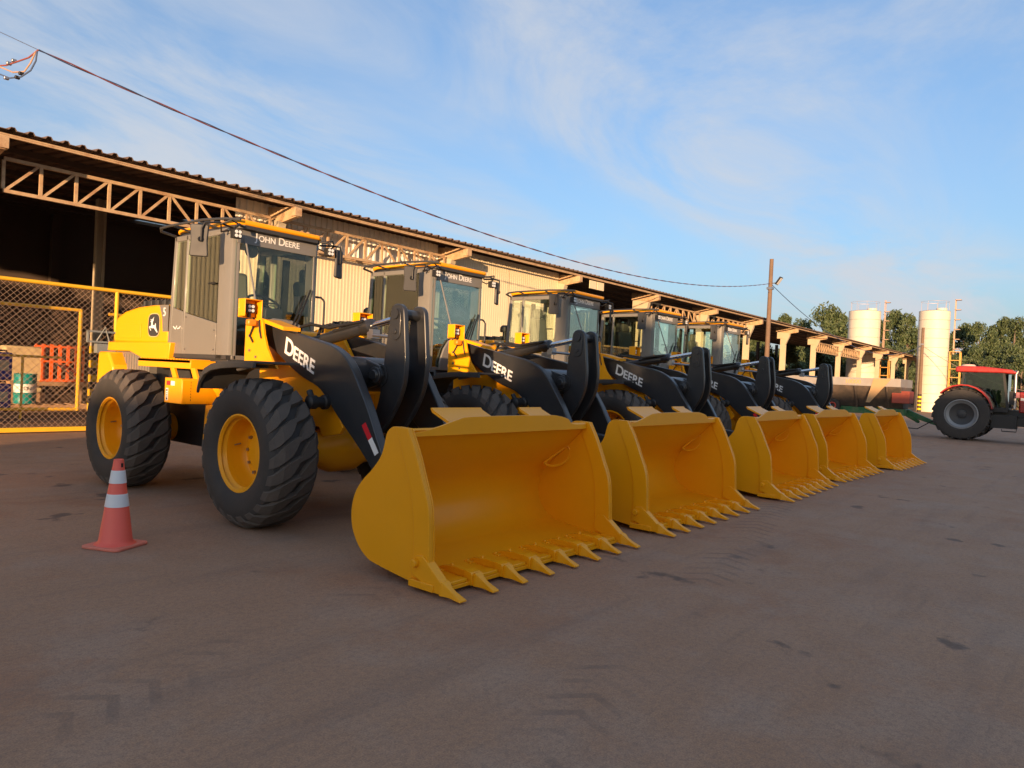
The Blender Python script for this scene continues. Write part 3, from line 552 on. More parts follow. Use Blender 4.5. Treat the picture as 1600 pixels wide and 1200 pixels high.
    q = MB(); q.prism([(a*.97, c+(.02 if c < 2 else -.02)) for a, c in rp_], 'z', 3.195, 3.236); q.build('headliner', DGR, rf)
    q = MB(); q.tube([(-.60, 1.20, 3.275), (-.70, 1.35, 3.28), (-.80, 1.7, 3.28), (-.86, 2.40, 3.262), (-.88, 2.56, 3.245), (-.83, 2.66, 3.225), (-.62, 2.70, 3.20)], .016); 
    for yy, xo in ((2.35, -.85), (1.75, -.80)): q.tube([(xo, yy, 3.265), (-.58, yy-.05, 3.22)], .012)
    q.build('roof_rail', DGR, rf)
    # lamps and mirrors
    for sx in (-1, 1):
        q = MB(); q.tube([(sx*.52, 1.30, 3.215), (sx*.60, 1.22, 3.22), (sx*.66, 1.18, 3.18)], .016); q.bb(sx*.64-.05, sx*.64+.05, 1.17, 1.25, 3.05, 3.15); q.tube([(sx*.56, 1.26, 3.22), (sx*.70, 1.22, 3.25), (sx*.78, 1.3, 3.2), (sx*.72, 1.4, 3.13), (sx*.62, 1.42, 3.16)], .010); wl = q.build('work_lamp', BKP, C, bevel=.004)
        for i in range(2):
            for j in range(2):
                k = MB(); k.lathe([(0, 1.164), (.02, 1.164), (.018, 1.172), (0, 1.172)], 'y', c=(sx*.64-.022+.044*i, 0, 3.078+.044*j), seg=10); k.build('lens', LENS, wl)
        mx, my, mz = (-.965, 1.42, 2.99) if sx < 0 else (.83, 1.26, 2.98)
        q = MB(); R_ = Matrix.Rotation(rad(-38 if sx < 0 else 30), 3, 'Z'); q.prism([(-.10, -.17), (-.085, -.185), (.085, -.185), (.10, -.17), (.088, .0), (.10, .165), (.085, .18), (-.085, .18), (-.10, .165), (-.088, 0)], 'y', -.02, .02)
        q.v = [tuple(R_ @ Vector(v)+Vector((mx, my, mz))) for v in q.v]; mr = q.build('mirror', DGR, C, bevel=.012)
        q = MB(); q.tube([(sx*.60, 1.36, 3.19), (sx*.80, 1.30, 3.21), (mx*.97, my-.06, 3.19), (mx, my-.05, 3.12), (mx, my-.045, 2.98)], .013); q.lathe([(0, -.05), (.03, -.05), (.03, -.02), (0, -.02)], 'y', c=(mx, my, 3.0), seg=12); q.build('mirror_arm', BKP, mr)
    q = MB(); q.tube([(-.46, 1.32, 3.09), (-.475, .98, 2.24)], .011); q.build('strut_rod', GRY, C)
    # interior
    q = MB(); q.box((0, 2.18, 2.18), (.50, .48, .14)); q.box((0, 2.42, 2.52), (.46, .12, .62), Matrix.Rotation(rad(-8), 3, 'X')); q.box((0, 2.47, 2.92), (.27, .09, .20)); s1 = q.build('seat', SEAT, C, bevel=.045)
    q = MB(); q.box((-.30, 2.1, 2.32), (.10, .42, .07)); q.box((.30, 2.1, 2.32), (.10, .42, .07)); q.bb(-.2, .2, 2.0, 2.35, 1.73, 2.11); q.box((-.42, 1.98, 2.10), (.16, .55, .35)); q.tube([(-.42, 1.80, 2.25), (-.40, 1.74, 2.46)], .018); q.build('armrest_console', DGR, s1, bevel=.02)
    q = MB(); q.tube([(.02, 1.46, 1.75), (.02, 1.62, 2.32)], .05, 10); q.bb(-.10, .15, 1.42, 1.62, 2.15, 2.32); sc_ = q.build('steering_column', DGR, C, bevel=.02)
    q = MB(); pts = [(.02+.19*math.cos(t), 1.66+.165*math.sin(t), 2.40+.095*math.sin(t)) for t in [2*math.pi*i/24 for i in range(25)]]; q.tube(pts, .016, 8, caps=False); q.beam((-.16, 1.66, 2.40), (.20, 1.66, 2.40), .03, .015); q.beam((.02, 1.66, 2.40), (.02, 1.51, 2.315), .03, .015); q.build('steering_wheel', BKP, sc_)
    q = MB(); q.lathe([(0, -.008), (.085, -.008), (.085, .008), (0, .008)], 'y', c=(-.30, 1.45, 2.98), seg=18); q.tube([(-.30, 1.45, 2.98), (-.22, 1.42, 3.12)], .01); q.build('inside_mirror', BKP, C)
    q = MB(); q.box((.38, 1.46, 2.40), (.05, .12, .22)); q.tube([(.38, 1.46, 2.2), (.38, 1.42, 1.8)], .015); q.build('monitor', BKP, C, bevel=.01)
    return T
loader = make_loader()
POSE = [(0, 0, 0), (3.2225, .008, .525), (6.7455, -.0526, 1.541), (10.1208, -.0126, -1.883), (13.425, -.2544, -.86)]
LAB = ['yellow wheel loader nearest the camera, behind the traffic cone, sunlit cab and boom',
       'second yellow wheel loader in the row, counting from the traffic cone',
       'middle yellow wheel loader of the row of five',
       'fourth yellow wheel loader in the row, second from the far end',
       'farthest yellow wheel loader, at the end of the row next to the fertilizer spreader']
for i, (x, y, a) in enumerate(POSE):
    o = loader if i == 0 else copy_tree(loader)
    o.location = (x, y, 0); o.rotation_euler.z = rad(a); tag(o, LAB[i], 'wheel loader', 'wheel loaders parked in a row')

# ------------------------------------------------------------------ traffic cone
c0 = on(180, 853, 2, 0); CN = tag(empty('traffic_cone', (c0.x, c0.y, 0), rad(25)), 'orange traffic cone with two white bands standing left of the nearest loader', 'traffic cone')
CONE = mat('cone_orange', (.86, .13, .085), .45, var=.06, vscale=10); CONB = mat('cone_base_orange', (.75, .20, .13), .6, var=.15, vscale=8, dirt=DUST, dirt_amt=.5)
def cr(z): return .135-(z-.03)*(.135-.038)/.72
b = MB(); b.prism([(-.19, -.16), (-.16, -.19), (.16, -.19), (.19, -.16), (.19, .16), (.16, .19), (-.16, .19), (-.19, .16)], 'z', 0, .025); b.build('base', CONB, CN, bevel=.008)
b = MB(); b.lathe([(.165, .024), (.145, .035), (cr(.05), .055), (cr(.72), .72), (cr(.75), .748), (cr(.75)-.008, .75), (.028, .70)], 'z', seg=40); cb = b.build('body', CONE, CN)
for z0, z1 in ((.345, .455), (.545, .655)):
    b = MB(); b.lathe([(cr(z0)+.0005, z0), (cr(z0)+.003, z0+.002), (cr(z1)+.003, z1-.002), (cr(z1)+.0005, z1)], 'z', seg=40); b.build('white_band', mat('cone_white', (.72, .74, .75), .4), CN)
for an in (-100, 80):
    b = MB(); a = rad(an); b.box((math.cos(a)*.043, math.sin(a)*.043, .70), (.008, .018, .035), Matrix.Rotation(a, 3, 'Z')); b.build('slot', BKP, cb)

# ------------------------------------------------------------------ the long shed
SH = tag(empty('open_shed', (0, 0, 0), rad(-.53)), 'long open-fronted shed with brown corrugated roof, cream wall and lattice trusses behind the loaders', 'shed')
YC, YE = 10.3, 9.55
PX = [5.5+6.32*k for k in range(-3, 14)]
XL, XR = PX[0], PX[-1]+1.2
def roofz(y): return 5.80+.10*(y-YE)
def corr(x0, x1, y0, y1, th=.0):
    b = MB(); pr = []; x = x0; P_ = .30
    while x < x1-1e-6:
        for dx, h in ((0, 0), (.13, 0), (.165, .055), (.225, .055), (.26, 0)):
            if x+dx <= x1: pr.append((x+dx, h))
        x += P_
    pr.append((x1, 0)); vs = []; fs = []
    for yy in (y0, y1):
        for (px, h) in pr: vs.append((px, yy, roofz(yy)+h))
    n = len(pr)
    for yy in (y0, y1):
        for (px, h) in pr: vs.append((px, yy, roofz(yy)+h-.012))
    for i in range(n-1): fs += [(i, i+1, n+i+1, n+i), (2*n+i, 3*n+i, 3*n+i+1, 2*n+i+1), (i, 2*n+i, 2*n+i+1, i+1), (n+i, n+i+1, 3*n+i+1, 3*n+i)]
    return b.add(vs, fs)
SKX0, SKX1, SKY0, SKY1 = 7.55, 8.75, 18.2, 25.5
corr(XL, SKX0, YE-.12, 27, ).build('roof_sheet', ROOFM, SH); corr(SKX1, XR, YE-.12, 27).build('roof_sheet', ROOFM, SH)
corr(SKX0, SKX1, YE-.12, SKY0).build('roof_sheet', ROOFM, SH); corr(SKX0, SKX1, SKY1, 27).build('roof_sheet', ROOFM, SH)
tl = bpy.data.materials.new('translucent_sheet'); tl.use_nodes = True; n_ = tl.node_tree.nodes; n_.remove(n_['Principled BSDF']); q = n_.new('ShaderNodeBsdfTranslucent'); q.inputs[0].default_value = (.75, .78, .75, 1); tl.node_tree.links.new(q.outputs[0], n_['Material Output'].inputs[0])
corr(SKX0, SKX1, SKY0, SKY1).build('skylight_sheet', tl, SH)
b = MB(); b.bb(XL, XR, YE-.03, YE+.03, 5.655, 5.70); b.bb(XL, XR, YE-.04, YE-.03, 5.69, 5.72); b.build('eave_beam', RUST, SH)
for i in range(1, 9):
    yy = YE+2.1*i; b = MB(); b.bb(XL, XR, yy-.04, yy+.04, roofz(yy)-.14, roofz(yy)-.02); b.build('purlin', mat('dark_steel', (.08, .055, .04), .8), SH)
def truss(xa, xb, y, zt, zb, nb):
    t = empty('truss'); t.parent = SH
    q = MB(); q.bb(xa, xb, y-.035, y+.035, zt-.07, zt); q.build('top_chord', RUST, t); q = MB(); q.bb(xa, xb, y-.035, y+.035, zb, zb+.07); q.build('bottom_chord', RUST, t)
    st = (xb-xa)/nb; half = nb/2
    for i in range(nb+1):
        x = xa+st*i; q = MB(); q.bb(x-.03, x+.03, y-.025, y+.025, zb+.07, zt-.07); q.build('truss_post', RUST, t)
        if i < nb:
            lo, hi = (x+.05, x+st-.05); a, c = ((lo, hi) if i < half else (hi, lo))
            q = MB(); q.beam((a, y, zb+.06), (c, y, zt-.06), .04, .05); q.build('diagonal', RUST, t)
for xa in (PX[2], PX[3], PX[6], PX[7]): truss(xa+.25, xa+6.32-.25, YC, 5.46, 4.76, 9)
for xa in (PX[10], PX[11]): truss(xa+.25, xa+6.32-.25, YC, 5.25, 4.5, 11)
for i, x in enumerate(PX):
    c = empty('column'); c.parent = SH; y = YC+.05
    q = MB(); q.bb(x-.11, x-.055, y-.17, y+.17, 0, 5.0); q.bb(x+.055, x+.11, y-.17, y+.17, 0, 5.0); q.bb(x-.055, x+.055, y-.09, y+.09, 0, 5.0); q.build('shaft', CONC, c, bevel=.01)
    q = MB(); q.prism([(y-.17, 5.0), (y-.17, 4.95), (y-.2, 5.2), (y-.25, 5.35), (y+.4, 5.45), (y+.4, 5.0)] if x < 20 else [(y-.17, 5.0), (y-.17, 4.6), (y-.24, 4.8), (y-.40, 5.15), (y-.44, 5.35), (y+.4, 5.45), (y+.4, 5.0)], 'x', x-.112, x+.112); q.build('corbel', CONC, c, bevel=.01)
    q = MB(); q.prism([(YE-.10, 5.64), (YE-.10, 5.40), (y-.3, 5.32), (y+.5, 5.45), (y+.5, 5.8)], 'x', x-.06, x+.06); q.bb(x-.10, x+.10, YE-.14, YE+.06, 5.42, 5.635); q.build('cantilever_beam', RUST, c, bevel=.008)
    for k in range(8):
        q = MB(); z0 = .2*k; q.bb(x-.114, x+.114, y-.174, y+.174, z0+.002, z0+.2); q.build('hazard_band', STRY if k % 2 else STRK, c, smooth=0)
    # rear column of the shed
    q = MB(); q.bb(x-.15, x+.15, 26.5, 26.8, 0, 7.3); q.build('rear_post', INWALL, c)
# inner column catching the sun
ic = on(139, 560, 1, 17.0); q = empty('column'); q.parent = SH; xx = ic.x
k = MB(); k.bb(xx-.13, xx-.05, 16.9, 17.1, 0, 6.35); k.bb(xx+.05, xx+.13, 16.9, 17.1, 0, 6.35); k.bb(xx-.05, xx+.05, 16.95, 17.07, 0, 6.35); k.build('shaft', CONC, q, bevel=.01)
for j in range(9):
    k = MB(); k.bb(xx-.134, xx+.134, 16.895, 17.105, .215*j+.002, .215*j+.215); k.build('hazard_band', STRY if j % 2 == 0 else STRK, q, smooth=0)
def sheetwall(x0, x1, y, z0, z1, m_, nm, pitch=.115, d=.006):
    b = MB(); pr = []; x = x0
    while x < x1-1e-6:
        for dx, h in ((0, 0), (pitch*.45, 0), (pitch*.55, d), (pitch*.9, d)):
            if x+dx < x1: pr.append((x+dx, y-h))
        x += pitch
    pr.append((x1, y)); n = len(pr)
    vs = [(a, c, z0) for a, c in pr]+[(a, c, z1) for a, c in pr]; fs = [(i, i+1, n+i+1, n+i) for i in range(n-1)]
    vs += [(a, c+.02, z0) for a, c in pr]+[(a, c+.02, z1) for a, c in pr]; fs += [(2*n+i, 3*n+i, 3*n+i+1, 2*n+i+1) for i in range(n-1)]
    return b.add(vs, fs).build(nm, m_, SH, smooth=0)
sheetwall(PX[3]-.95, PX[4]-.13, YC+.42, 0, 4.80, CREAM, 'wall_sheet'); sheetwall(PX[3]-.95, PX[4]-.13, YC+.46, 4.80, 5.86, WSHEET, 'upper_wall_sheet', .19, .03)
b = MB(); b.bb(PX[3]+.1, PX[4]-.1, YC+.36, YC+.40, 4.78, 4.85); b.build('wall_rail', RUST, SH)
sheetwall(PX[4]-.1, PX[4]+3.2, YC+.12, 0, 5.78, CREAM, 'wall_sheet'); sheetwall(PX[4]+3.22, PX[5]-.1, YC+.12, 0, 5.78, CREAM, 'wall_sheet')
sheetwall(-9.0, -4.2, YC+.12, 0, 5.78, CREAM, 'wall_sheet')
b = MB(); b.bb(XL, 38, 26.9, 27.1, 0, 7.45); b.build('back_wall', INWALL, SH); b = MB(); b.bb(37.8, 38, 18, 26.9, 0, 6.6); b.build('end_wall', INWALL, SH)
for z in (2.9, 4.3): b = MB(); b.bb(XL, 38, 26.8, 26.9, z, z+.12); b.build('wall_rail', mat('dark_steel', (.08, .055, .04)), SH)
b = MB(); b.bb(XL, XL+.12, 12.5, 26.9, 0, 6.0); b.build('end_wall', INWALL, SH)  # unseen wall added to keep sun off the back; gap lights the goods
for k in range(2): b = MB(); x = PX[5]+.9+.55*k; b.bb(x, x+.48, YE+.05, YE+.08, 5.30, 5.62); b.build('hanging_plate', CREAM, SH)

# ------------------------------------------------------------------ chain-link fence and gate
def chainlink(b, x0, x1, z0, z1, y, p=.118, r=.0036):
    H = z1-z0; k = x0-H
    while k < x1:
        for s_ in (1, -1):
            a0 = k if s_ > 0 else k+H; lo, hi = (max(x0, k), min(x1, k+H))
            if hi > lo:
                if s_ > 0: za, zb_ = z0+(lo-k), z0+(hi-k)
                else: za, zb_ = z1-(lo-k), z1-(hi-k)
                b.tube([(lo, y+.004*s_, za), (hi, y+.004*s_, zb_)], r, 3, caps=False)
        k += p
FE = tag(empty('chain_link_fence', (0, 0, 0), rad(-.53)), 'tall yellow framed chain-link fence closing the open bay of the shed', 'fence')
F0, F1, FY = -4.1, 4.6, YC-.05
b = MB(); b.tube([(F0, FY, 3.08), (F1, FY, 3.08)], .04, 10); b.build('top_rail', FYEL, FE); b = MB(); b.bb(F0, F1, FY-.03, FY+.03, .03, .12); b.build('bottom_rail', FYEL, FE)
for x in (F0, -1.5, 1.60, F1-.05): b = MB(); b.tube([(x, FY, 0), (x, FY, 3.06)], .04, 10); b.build('post', FYEL, FE)
b = MB(); chainlink(b, F0, F1, .1, 3.05, FY+.02); b.build('wire_mesh', WIRE, FE, smooth=0)
b = MB(); b.bb(1.0, 1.58, FY-.10, FY-.04, 2.14, 2.18); b.bb(1.0, 1.04, FY-.10, FY-.04, 1.94, 2.18); b.bb(1.0, 1.62, FY-.10, FY-.04, 1.92, 1.96); b.bb(1.16, 1.55, FY-.2, FY-.04, 1.70, 1.90); b.tube([(1.2, FY-.08, 1.96), (1.35, FY-.1, 2.26), (1.45, FY-.08, 1.96)], .02); b.build('latch', mat('latch_grey', (.25, .26, .24), .5, metal=.3, var=.15), FE, bevel=.008)
GT = tag(empty('sliding_gate', (0, 0, 0), rad(-.53)), 'lower yellow mesh gate just inside the tall fence, left edge of picture', 'gate')
GY = YC+.55
b = MB(); b.tube([(-3.6, GY, 2.62), (1.10, GY, 2.62)], .035, 8); b.tube([(1.10, GY, 2.64), (1.10, GY, .42)], .04, 8); b.tube([(-3.6, GY, .45), (1.10, GY, .45)], .035, 8); b.build('frame', FYEL, GT)
b = MB(); chainlink(b, -3.6, 1.22, .47, 2.6, GY, .16); b.build('wire_mesh', WIRE, GT, smooth=0)
GT2 = tag(empty('inner_gate', (0, 0, 0), rad(-.53)), 'yellow mesh gate leaf inside the fence, right of the lit column', 'gate')
b = MB(); b.tube([(1.75, GY+.2, 2.6), (4.45, GY+.2, 2.6)], .035, 8); b.tube([(2.35, GY+.2, 2.6), (2.35, GY+.2, .1)], .035, 8); b.build('frame', FYEL, GT2)
b = MB(); chainlink(b, 1.8, 4.45, .1, 2.58, GY+.2, .16); b.build('wire_mesh', WIRE, GT2, smooth=0)

# ------------------------------------------------------------------ goods inside the fence
def floorpt(u, v): return on(u, v, 2, 0)
def pallet(x, y, rz, label, wd=1.2, dp=1.0):
    t = tag(empty('pallet', (x, y, 0), rz), label, 'pallet', 'wooden pallets inside the shed')
    for i in range(7): q = MB(); a = -wd/2+.05+i*(wd-.1)/6; q.bb(a-.06, a+.06, -dp/2, dp/2, .12, .145); q.build('plank', WOOD, t)
    for j in (-.42, 0, .42): q = MB(); q.bb(-wd/2, wd/2, j*dp-.045, j*dp+.045, .0, .12); q.build('bearer', WOOD, t)
    return t
BLU = mat('blue_plastic', (.03, .05, .32), .45, var=.1); TEAL = mat('teal_paint', (.0, .22, .22), .4, var=.08)
p = floorpt(6, 652); p.x -= .42; pallet(p.x, p.y, rad(10), 'wooden pallet under the blue canisters')
for i in range(2):
    for j in range(2):
        x, y, z = p.x-.27+.52*i, p.y, .146+.78*j
        t = tag(empty('canister', (x, y, z), rad(10)), f'blue plastic canister, {"upper" if j else "lower"} {"right" if i else "left"} of the stacked block by the teal drum', 'canister', 'blue canisters stacked on a pallet')
        q = MB(); q.bb(-.24, .24, -.22, .22, 0, .70); q.build('body', BLU, t, bevel=.05); q = MB(); q.tube([(-.1, 0, .70), (-.1, 0, .755)], .05, 12); q.tube([(.02, 0, .70), (.02, 0, .74), (.18, 0, .74), (.18, 0, .70)], .025); q.build('cap', BKP, t)
        q = MB(); q.bb(-.12, .14, -.224, -.221, .25, .5); q.build('sticker', mat('sticker_cream', (.6, .58, .4), .5), t, smooth=0)
p = floorpt(38, 638); pallet(p.x+.5, p.y+.3, 0, 'long wooden pallet under the teal drum and orange rack', 2.2, 1.2)
DR = tag(empty('oil_drum', (p.x, p.y, .146)), 'teal oil drum with a white lettered band beside the blue canisters', 'drum')
q = MB(); q.lathe([(0, 0), (.285, 0), (.292, .02), (.285, .04), (.285, .28), (.295, .30), (.285, .32), (.285, .58), (.295, .60), (.285, .62), (.285, .85), (.293, .87), (.28, .88), (.27, .86), (0, .86)], 'z', seg=36); q.build('shell', TEAL, DR)
q = MB(); q.lathe([(.2865, .325), (.2885, .33), (.2885, .57), (.2865, .575)], 'z', seg=36); wb = q.build('white_band', WHT, DR)
d_ = (CP-Vector((p.x, p.y, 0))); a0 = math.atan2(d_.y, d_.x)
for i, ch in enumerate('RON'):
    a = a0-.30+.30*i; text_part('letter', [(ch, .15, -.045, -.05)], plane_m((.2895*math.cos(a), .2895*math.sin(a), .45), (-math.sin(a), math.cos(a), 0), (0, 0, 1)), BKP, wb, depth=.001)
p = on(30, 600, 1, 20.5); t = tag(empty('wrapped_bale', (p.x, 20.5, 0)), 'beige wrapped bale standing behind the drums', 'bale'); q = MB(); q.bb(-.55, .55, -.4, .4, .35, 1.85); q.build('block', mat('bale_beige', (.52, .42, .24), .8, var=.15, vscale=4, bump=.2, bscale=15), t, bevel=.06); q = MB(); q.bb(-.6, .6, -.45, .45, 0, .35); q.build('base', WOOD, t)
p = on(97, 602, 1, 19.6); ORK = mat('rack_orange', (.80, .13, .015), .5, var=.1)
t = tag(empty('orange_rack', (p.x, 19.6, .75)), 'bright orange steel rack with upright bars inside the fence', 'rack'); z0 = 0
for i in range(6):
    for j in (0, .6): q = MB(); q.bb(-.62+.24*i, -.57+.24*i, j-.025, j+.025, 0, 1.2); q.build('upright', ORK, t)
for z in (.0, .62, 1.1):
    for j in (0, .6): q = MB(); q.bb(-.64, .66, j-.03, j+.03, z+.001, z+.06); q.build('crossbar', ORK, t)
t2 = tag(empty('rack_table', (p.x, 19.9, 0)), 'wooden bench carrying the orange rack', 'bench'); q = MB(); q.bb(-1.5, .9, -.45, .55, .62, .745); q.build('top', WOOD, t2)
for sx in (-1.4, .8):
    for sy in (-.4, .5): q = MB(); q.bb(sx-.06, sx+.06, sy-.05, sy+.05, 0, .62); q.build('leg', WOOD, t2)
t3 = tag(empty('red_blade', (p.x+.1, 19.25, .75)), 'red wedge-shaped metal blade leaning inside the orange rack', 'blade'); q = MB(); q.prism([(-.35, .55), (.28, .22), (.28, .36), (-.2, .58)], 'y', -.04, .0); q.build('blade', mat('red_paint', (.6, .03, .03), .4), t3); q = MB(); q.beam((-.42, -.02, .60), (.2, -.02, .08), .03, .04); q.beam((.2, -.02, .0), (.2, -.02, .3), .03, .03); q.build('arm', STL, t3)
p = floorpt(141, 632); t = tag(empty('yellow_crate', (p.x+.1, p.y-.6, 0)), 'yellow perforated block standing at the foot of the striped column', 'crate')
q = MB(); q.bb(-.35, .35, -.25, .25, 0, .78); bo = q.build('body', STRY, t, bevel=.02)
for i in range(2):
    q = MB(); q.lathe([(0, -.252), (.08, -.252), (.08, -.256), (0, -.256)], 'y', c=(-.17+.34*i, 0, .55), seg=14); q.build('hole', STRK, bo)
t = tag(empty('guard_rail', (floorpt(28, 655).x, floorpt(28, 655).y, 0)), 'low yellow tubular rail in front of the beige bale', 'rail'); q = MB(); q.tube([(-1.2, 0, 1.55), (.9, 0, 1.55)], .03); q.build('bar', FYEL, t); q = MB(); q.tube([(0.05, 0, 0), (.05, 0, 1.55)], .03); q.build('post', FYEL, t)

# ------------------------------------------------------------------ utility poles and cables
def pole(x, y, h, label, lamp=False, bands=False, r=.13):
    t = tag(empty('utility_pole', (x, y, 0)), label, 'pole'); q = MB(); q.tube([(0, 0, 0), (0, 0, h*.5), (0, 0, h)], [r*1.15, r, r*.85], 14); q.build('shaft', POLE, t)
    q = MB(); q.bb(-.16, .16, -.16, .16, h-1.75, h-1.62); q.tube([(-.2, 0, h-1.9), (.25, 0, h-1.9)], .025); q.build('clamp', STL, t)
    if lamp:
        l_ = MB(); R_ = Matrix.Rotation(rad(-35), 3, 'Y') @ Matrix.Rotation(rad(15), 3, 'X'); l_.box((.15, -.42, h-1.25), (.34, .10, .50), Matrix.Rotation(rad(35), 3, 'X')); l_.beam((0, -.1, h-1.4), (.1, -.36, h-1.35), .05); fl = l_.build('floodlight', BKP, t, bevel=.01)
        l_ = MB(); l_.box((.15, -.475, h-1.285), (.28, .012, .42), Matrix.Rotation(rad(35), 3, 'X')); l_.build('lamp_glass', LENS, fl)
    if bands:
        for k in range(9): q = MB(); q.lathe([(r*1.2, .2*k), (r*1.2, .2*k+.2)], 'z', seg=16); q.build('hazard_band', STRY if k % 2 else STRK, t, smooth=0)
    return t
p1 = on(1201, 500, 1, 8.4); ph = on(1204, 405, 0, p1.x).z; pole(p1.x, 8.4, ph, 'tall dark wooden pole with a floodlight in front of the shed roof', True)
p2 = on(1440, 560, 1, 7.6); pole(p2.x, 7.6, on(1446, 512, 0, p2.x).z, 'thin dark pole with striped foot in front of the right silo', False, True, .16)
CABM = mat('cable_red', (.22, .06, .05), .6); CABB = mat('cable_blue', (.05, .08, .16), .6)
def cable(name, a, c, sag, m_, r, label, n=26, twist=0):
    a = Vector(a); c = Vector(c); b = MB(); tt = tag(empty(name, tuple(a)), label, 'cable')
    for ph_ in ((0, math.pi) if twist else (0,)):
        pts = []
        N_ = n*(6 if twist else 1)
        for i in range(N_+1):
            t = i/N_; p = a.lerp(c, t)-Vector((0, 0, sag*4*t*(1-t)))-a
            if twist: p += Vector((0, math.cos(t*twist+ph_), math.sin(t*twist+ph_)))*.012
            pts.append(p)
        q = MB(); q.tube(pts, r, 5); q.build('strand', CABM if ph_ == 0 else CABB, tt) if twist else q.build('strand', m_, tt)
    return tt
J = CP+ray(60, 78)*11.2; PA = Vector((p1.x-.15, 8.4, on(1196, 444, 0, p1.x).z))
cable('twisted_cable', J, PA, 1.35, CABM, .011, 'twisted red and dark power cable sagging from upper left to the wooden pole', twist=150)
E0 = CP+ray(-60, 22)*11.2; cable('thin_wire', E0, J, .0, CABB, .006, 'thin wire running off the top left corner of the picture')
cl = tag(empty('cable_tails', tuple(J)), 'loose red and blue cable ends with connectors hanging at the upper left', 'cable')
def Q(u, v): return CP+ray(u, v)*11.2-J
for nm, mt, pts in (('red_tail', CABM, [(60, 78), (45, 90), (25, 97), (10, 102), (-20, 104)]), ('blue_tail', CABB, [(58, 80), (56, 95), (48, 110), (33, 120), (15, 122), (-20, 108)]), ('thin_tail', WIRE, [(56, 80), (48, 98), (38, 112), (20, 113), (-20, 96)])):
    q = MB(); P3 = [Q(*a) for a in pts]; q.tube([P3[0]]+[P3[i].lerp(P3[i+1], s_) for i in range(len(P3)-1) for s_ in (.5, 1)], .012, 6); q.build(nm, mt, cl)
for u, v in ((22, 95), (14, 99), (33, 115), (27, 121), (10, 122)): q = MB(); q.box(Q(u, v), (.07, .05, .05)); q.build('connector', BKP if u > 25 else STL, cl, bevel=.01)
P2T = Vector((p2.x, 7.6, on(1444, 540, 0, p2.x).z))
cable('thin_wire', (p1.x+.15, 8.4, PA.z), P2T, 2.2, CABB, .02, 'overhead wire between the wooden pole and the thin pole by the silo')
cable('thin_wire', P2T, CP+ray(1640, 618)*60, .8, WIRE, .025, 'overhead wire leaving the thin pole towards the right edge')

# ------------------------------------------------------------------ silos
def silo(u, vt, dist, wpx, label):
    d = ray(u, 620); d = Vector((d.x, d.y, 0)).normalized(); dep = dist*d.dot(Vector((CF.x, CF.y, 0)).normalized()); r = wpx/2/1121*dep*1.0; x, y = CP.x+d.x*dist, CP.y+d.y*dist
    dd = ray(u, vt); hh = CP.z+dd.z*dist/math.hypot(dd.x, dd.y); t = tag(empty('silo', (x, y, 0)), label, 'silo', 'white cylindrical silos'); n = 11
    SM = mat('silo_white', (.60, .55, .45), .55, var=.06, vscale=.6, dirt=(.5, .42, .3), dirt_amt=.35)
    for i in range(n):
        q = MB(); z0 = hh*i/n; q.lathe([(r-.05, z0), (r, z0+.025), (r, z0+hh/n-.025), (r-.05, z0+hh/n)], 'z', seg=48); q.build('ring', SM, t)
    q = MB(); q.lathe([(r, hh), (r*.6, hh+.12), (0, hh+.2)], 'z', seg=40); q.lathe([(.5, hh+.1), (.5, hh+.35), (0, hh+.38)], 'z', c=(.3, -r*.4, 0), seg=20); q.build('top', SM, t)
    q = MB()
    for i in range(9):
        a = 2*math.pi*i/9; q.tube([(r*.9*math.cos(a), r*.9*math.sin(a), hh), (r*.9*math.cos(a), r*.9*math.sin(a), hh+1.0)], .012, 4)
    q.tube([(r*.9*math.cos(2*math.pi*i/24), r*.9*math.sin(2*math.pi*i/24), hh+1.0) for i in range(25)], .012, 4); q.build('guard_rail', WIRE, t)
    LM = mat('ladder_orange', (.6, .33, .08), .6); q = MB(); yy = -r-.15
    for dx in (-.35, .35): q.bb(dx-.04, dx+.04, yy-.04, yy+.04, .3, 6.2 if dx else hh)
    for dx in (-.35, .35): q.bb(dx-.04, dx+.04, yy-.95, yy-.87, 1.0, 6.2)
    for i in range(7): q.bb(-.4, .4, yy-.95, yy+.04, 1.0+.87*i, 1.06+.87*i)
    q.build('ladder', LM, t); q = MB()
    for dx in (-.25, .25): q.bb(dx-.03, dx+.03, yy-.3, yy-.24, 6, hh+1.2)
    for i in range(6): q.bb(-.28, .28, yy-.75, yy-.24, 6.5+i, 6.56+i)
    q.build('upper_ladder', WIRE, t); return t
silo(1344.5, 487, 88, 45.5, 'left white silo rising behind the shed roof'); silo(1453.5, 487, 86, 43, 'right white silo beside the red tractor, behind the thin pole')

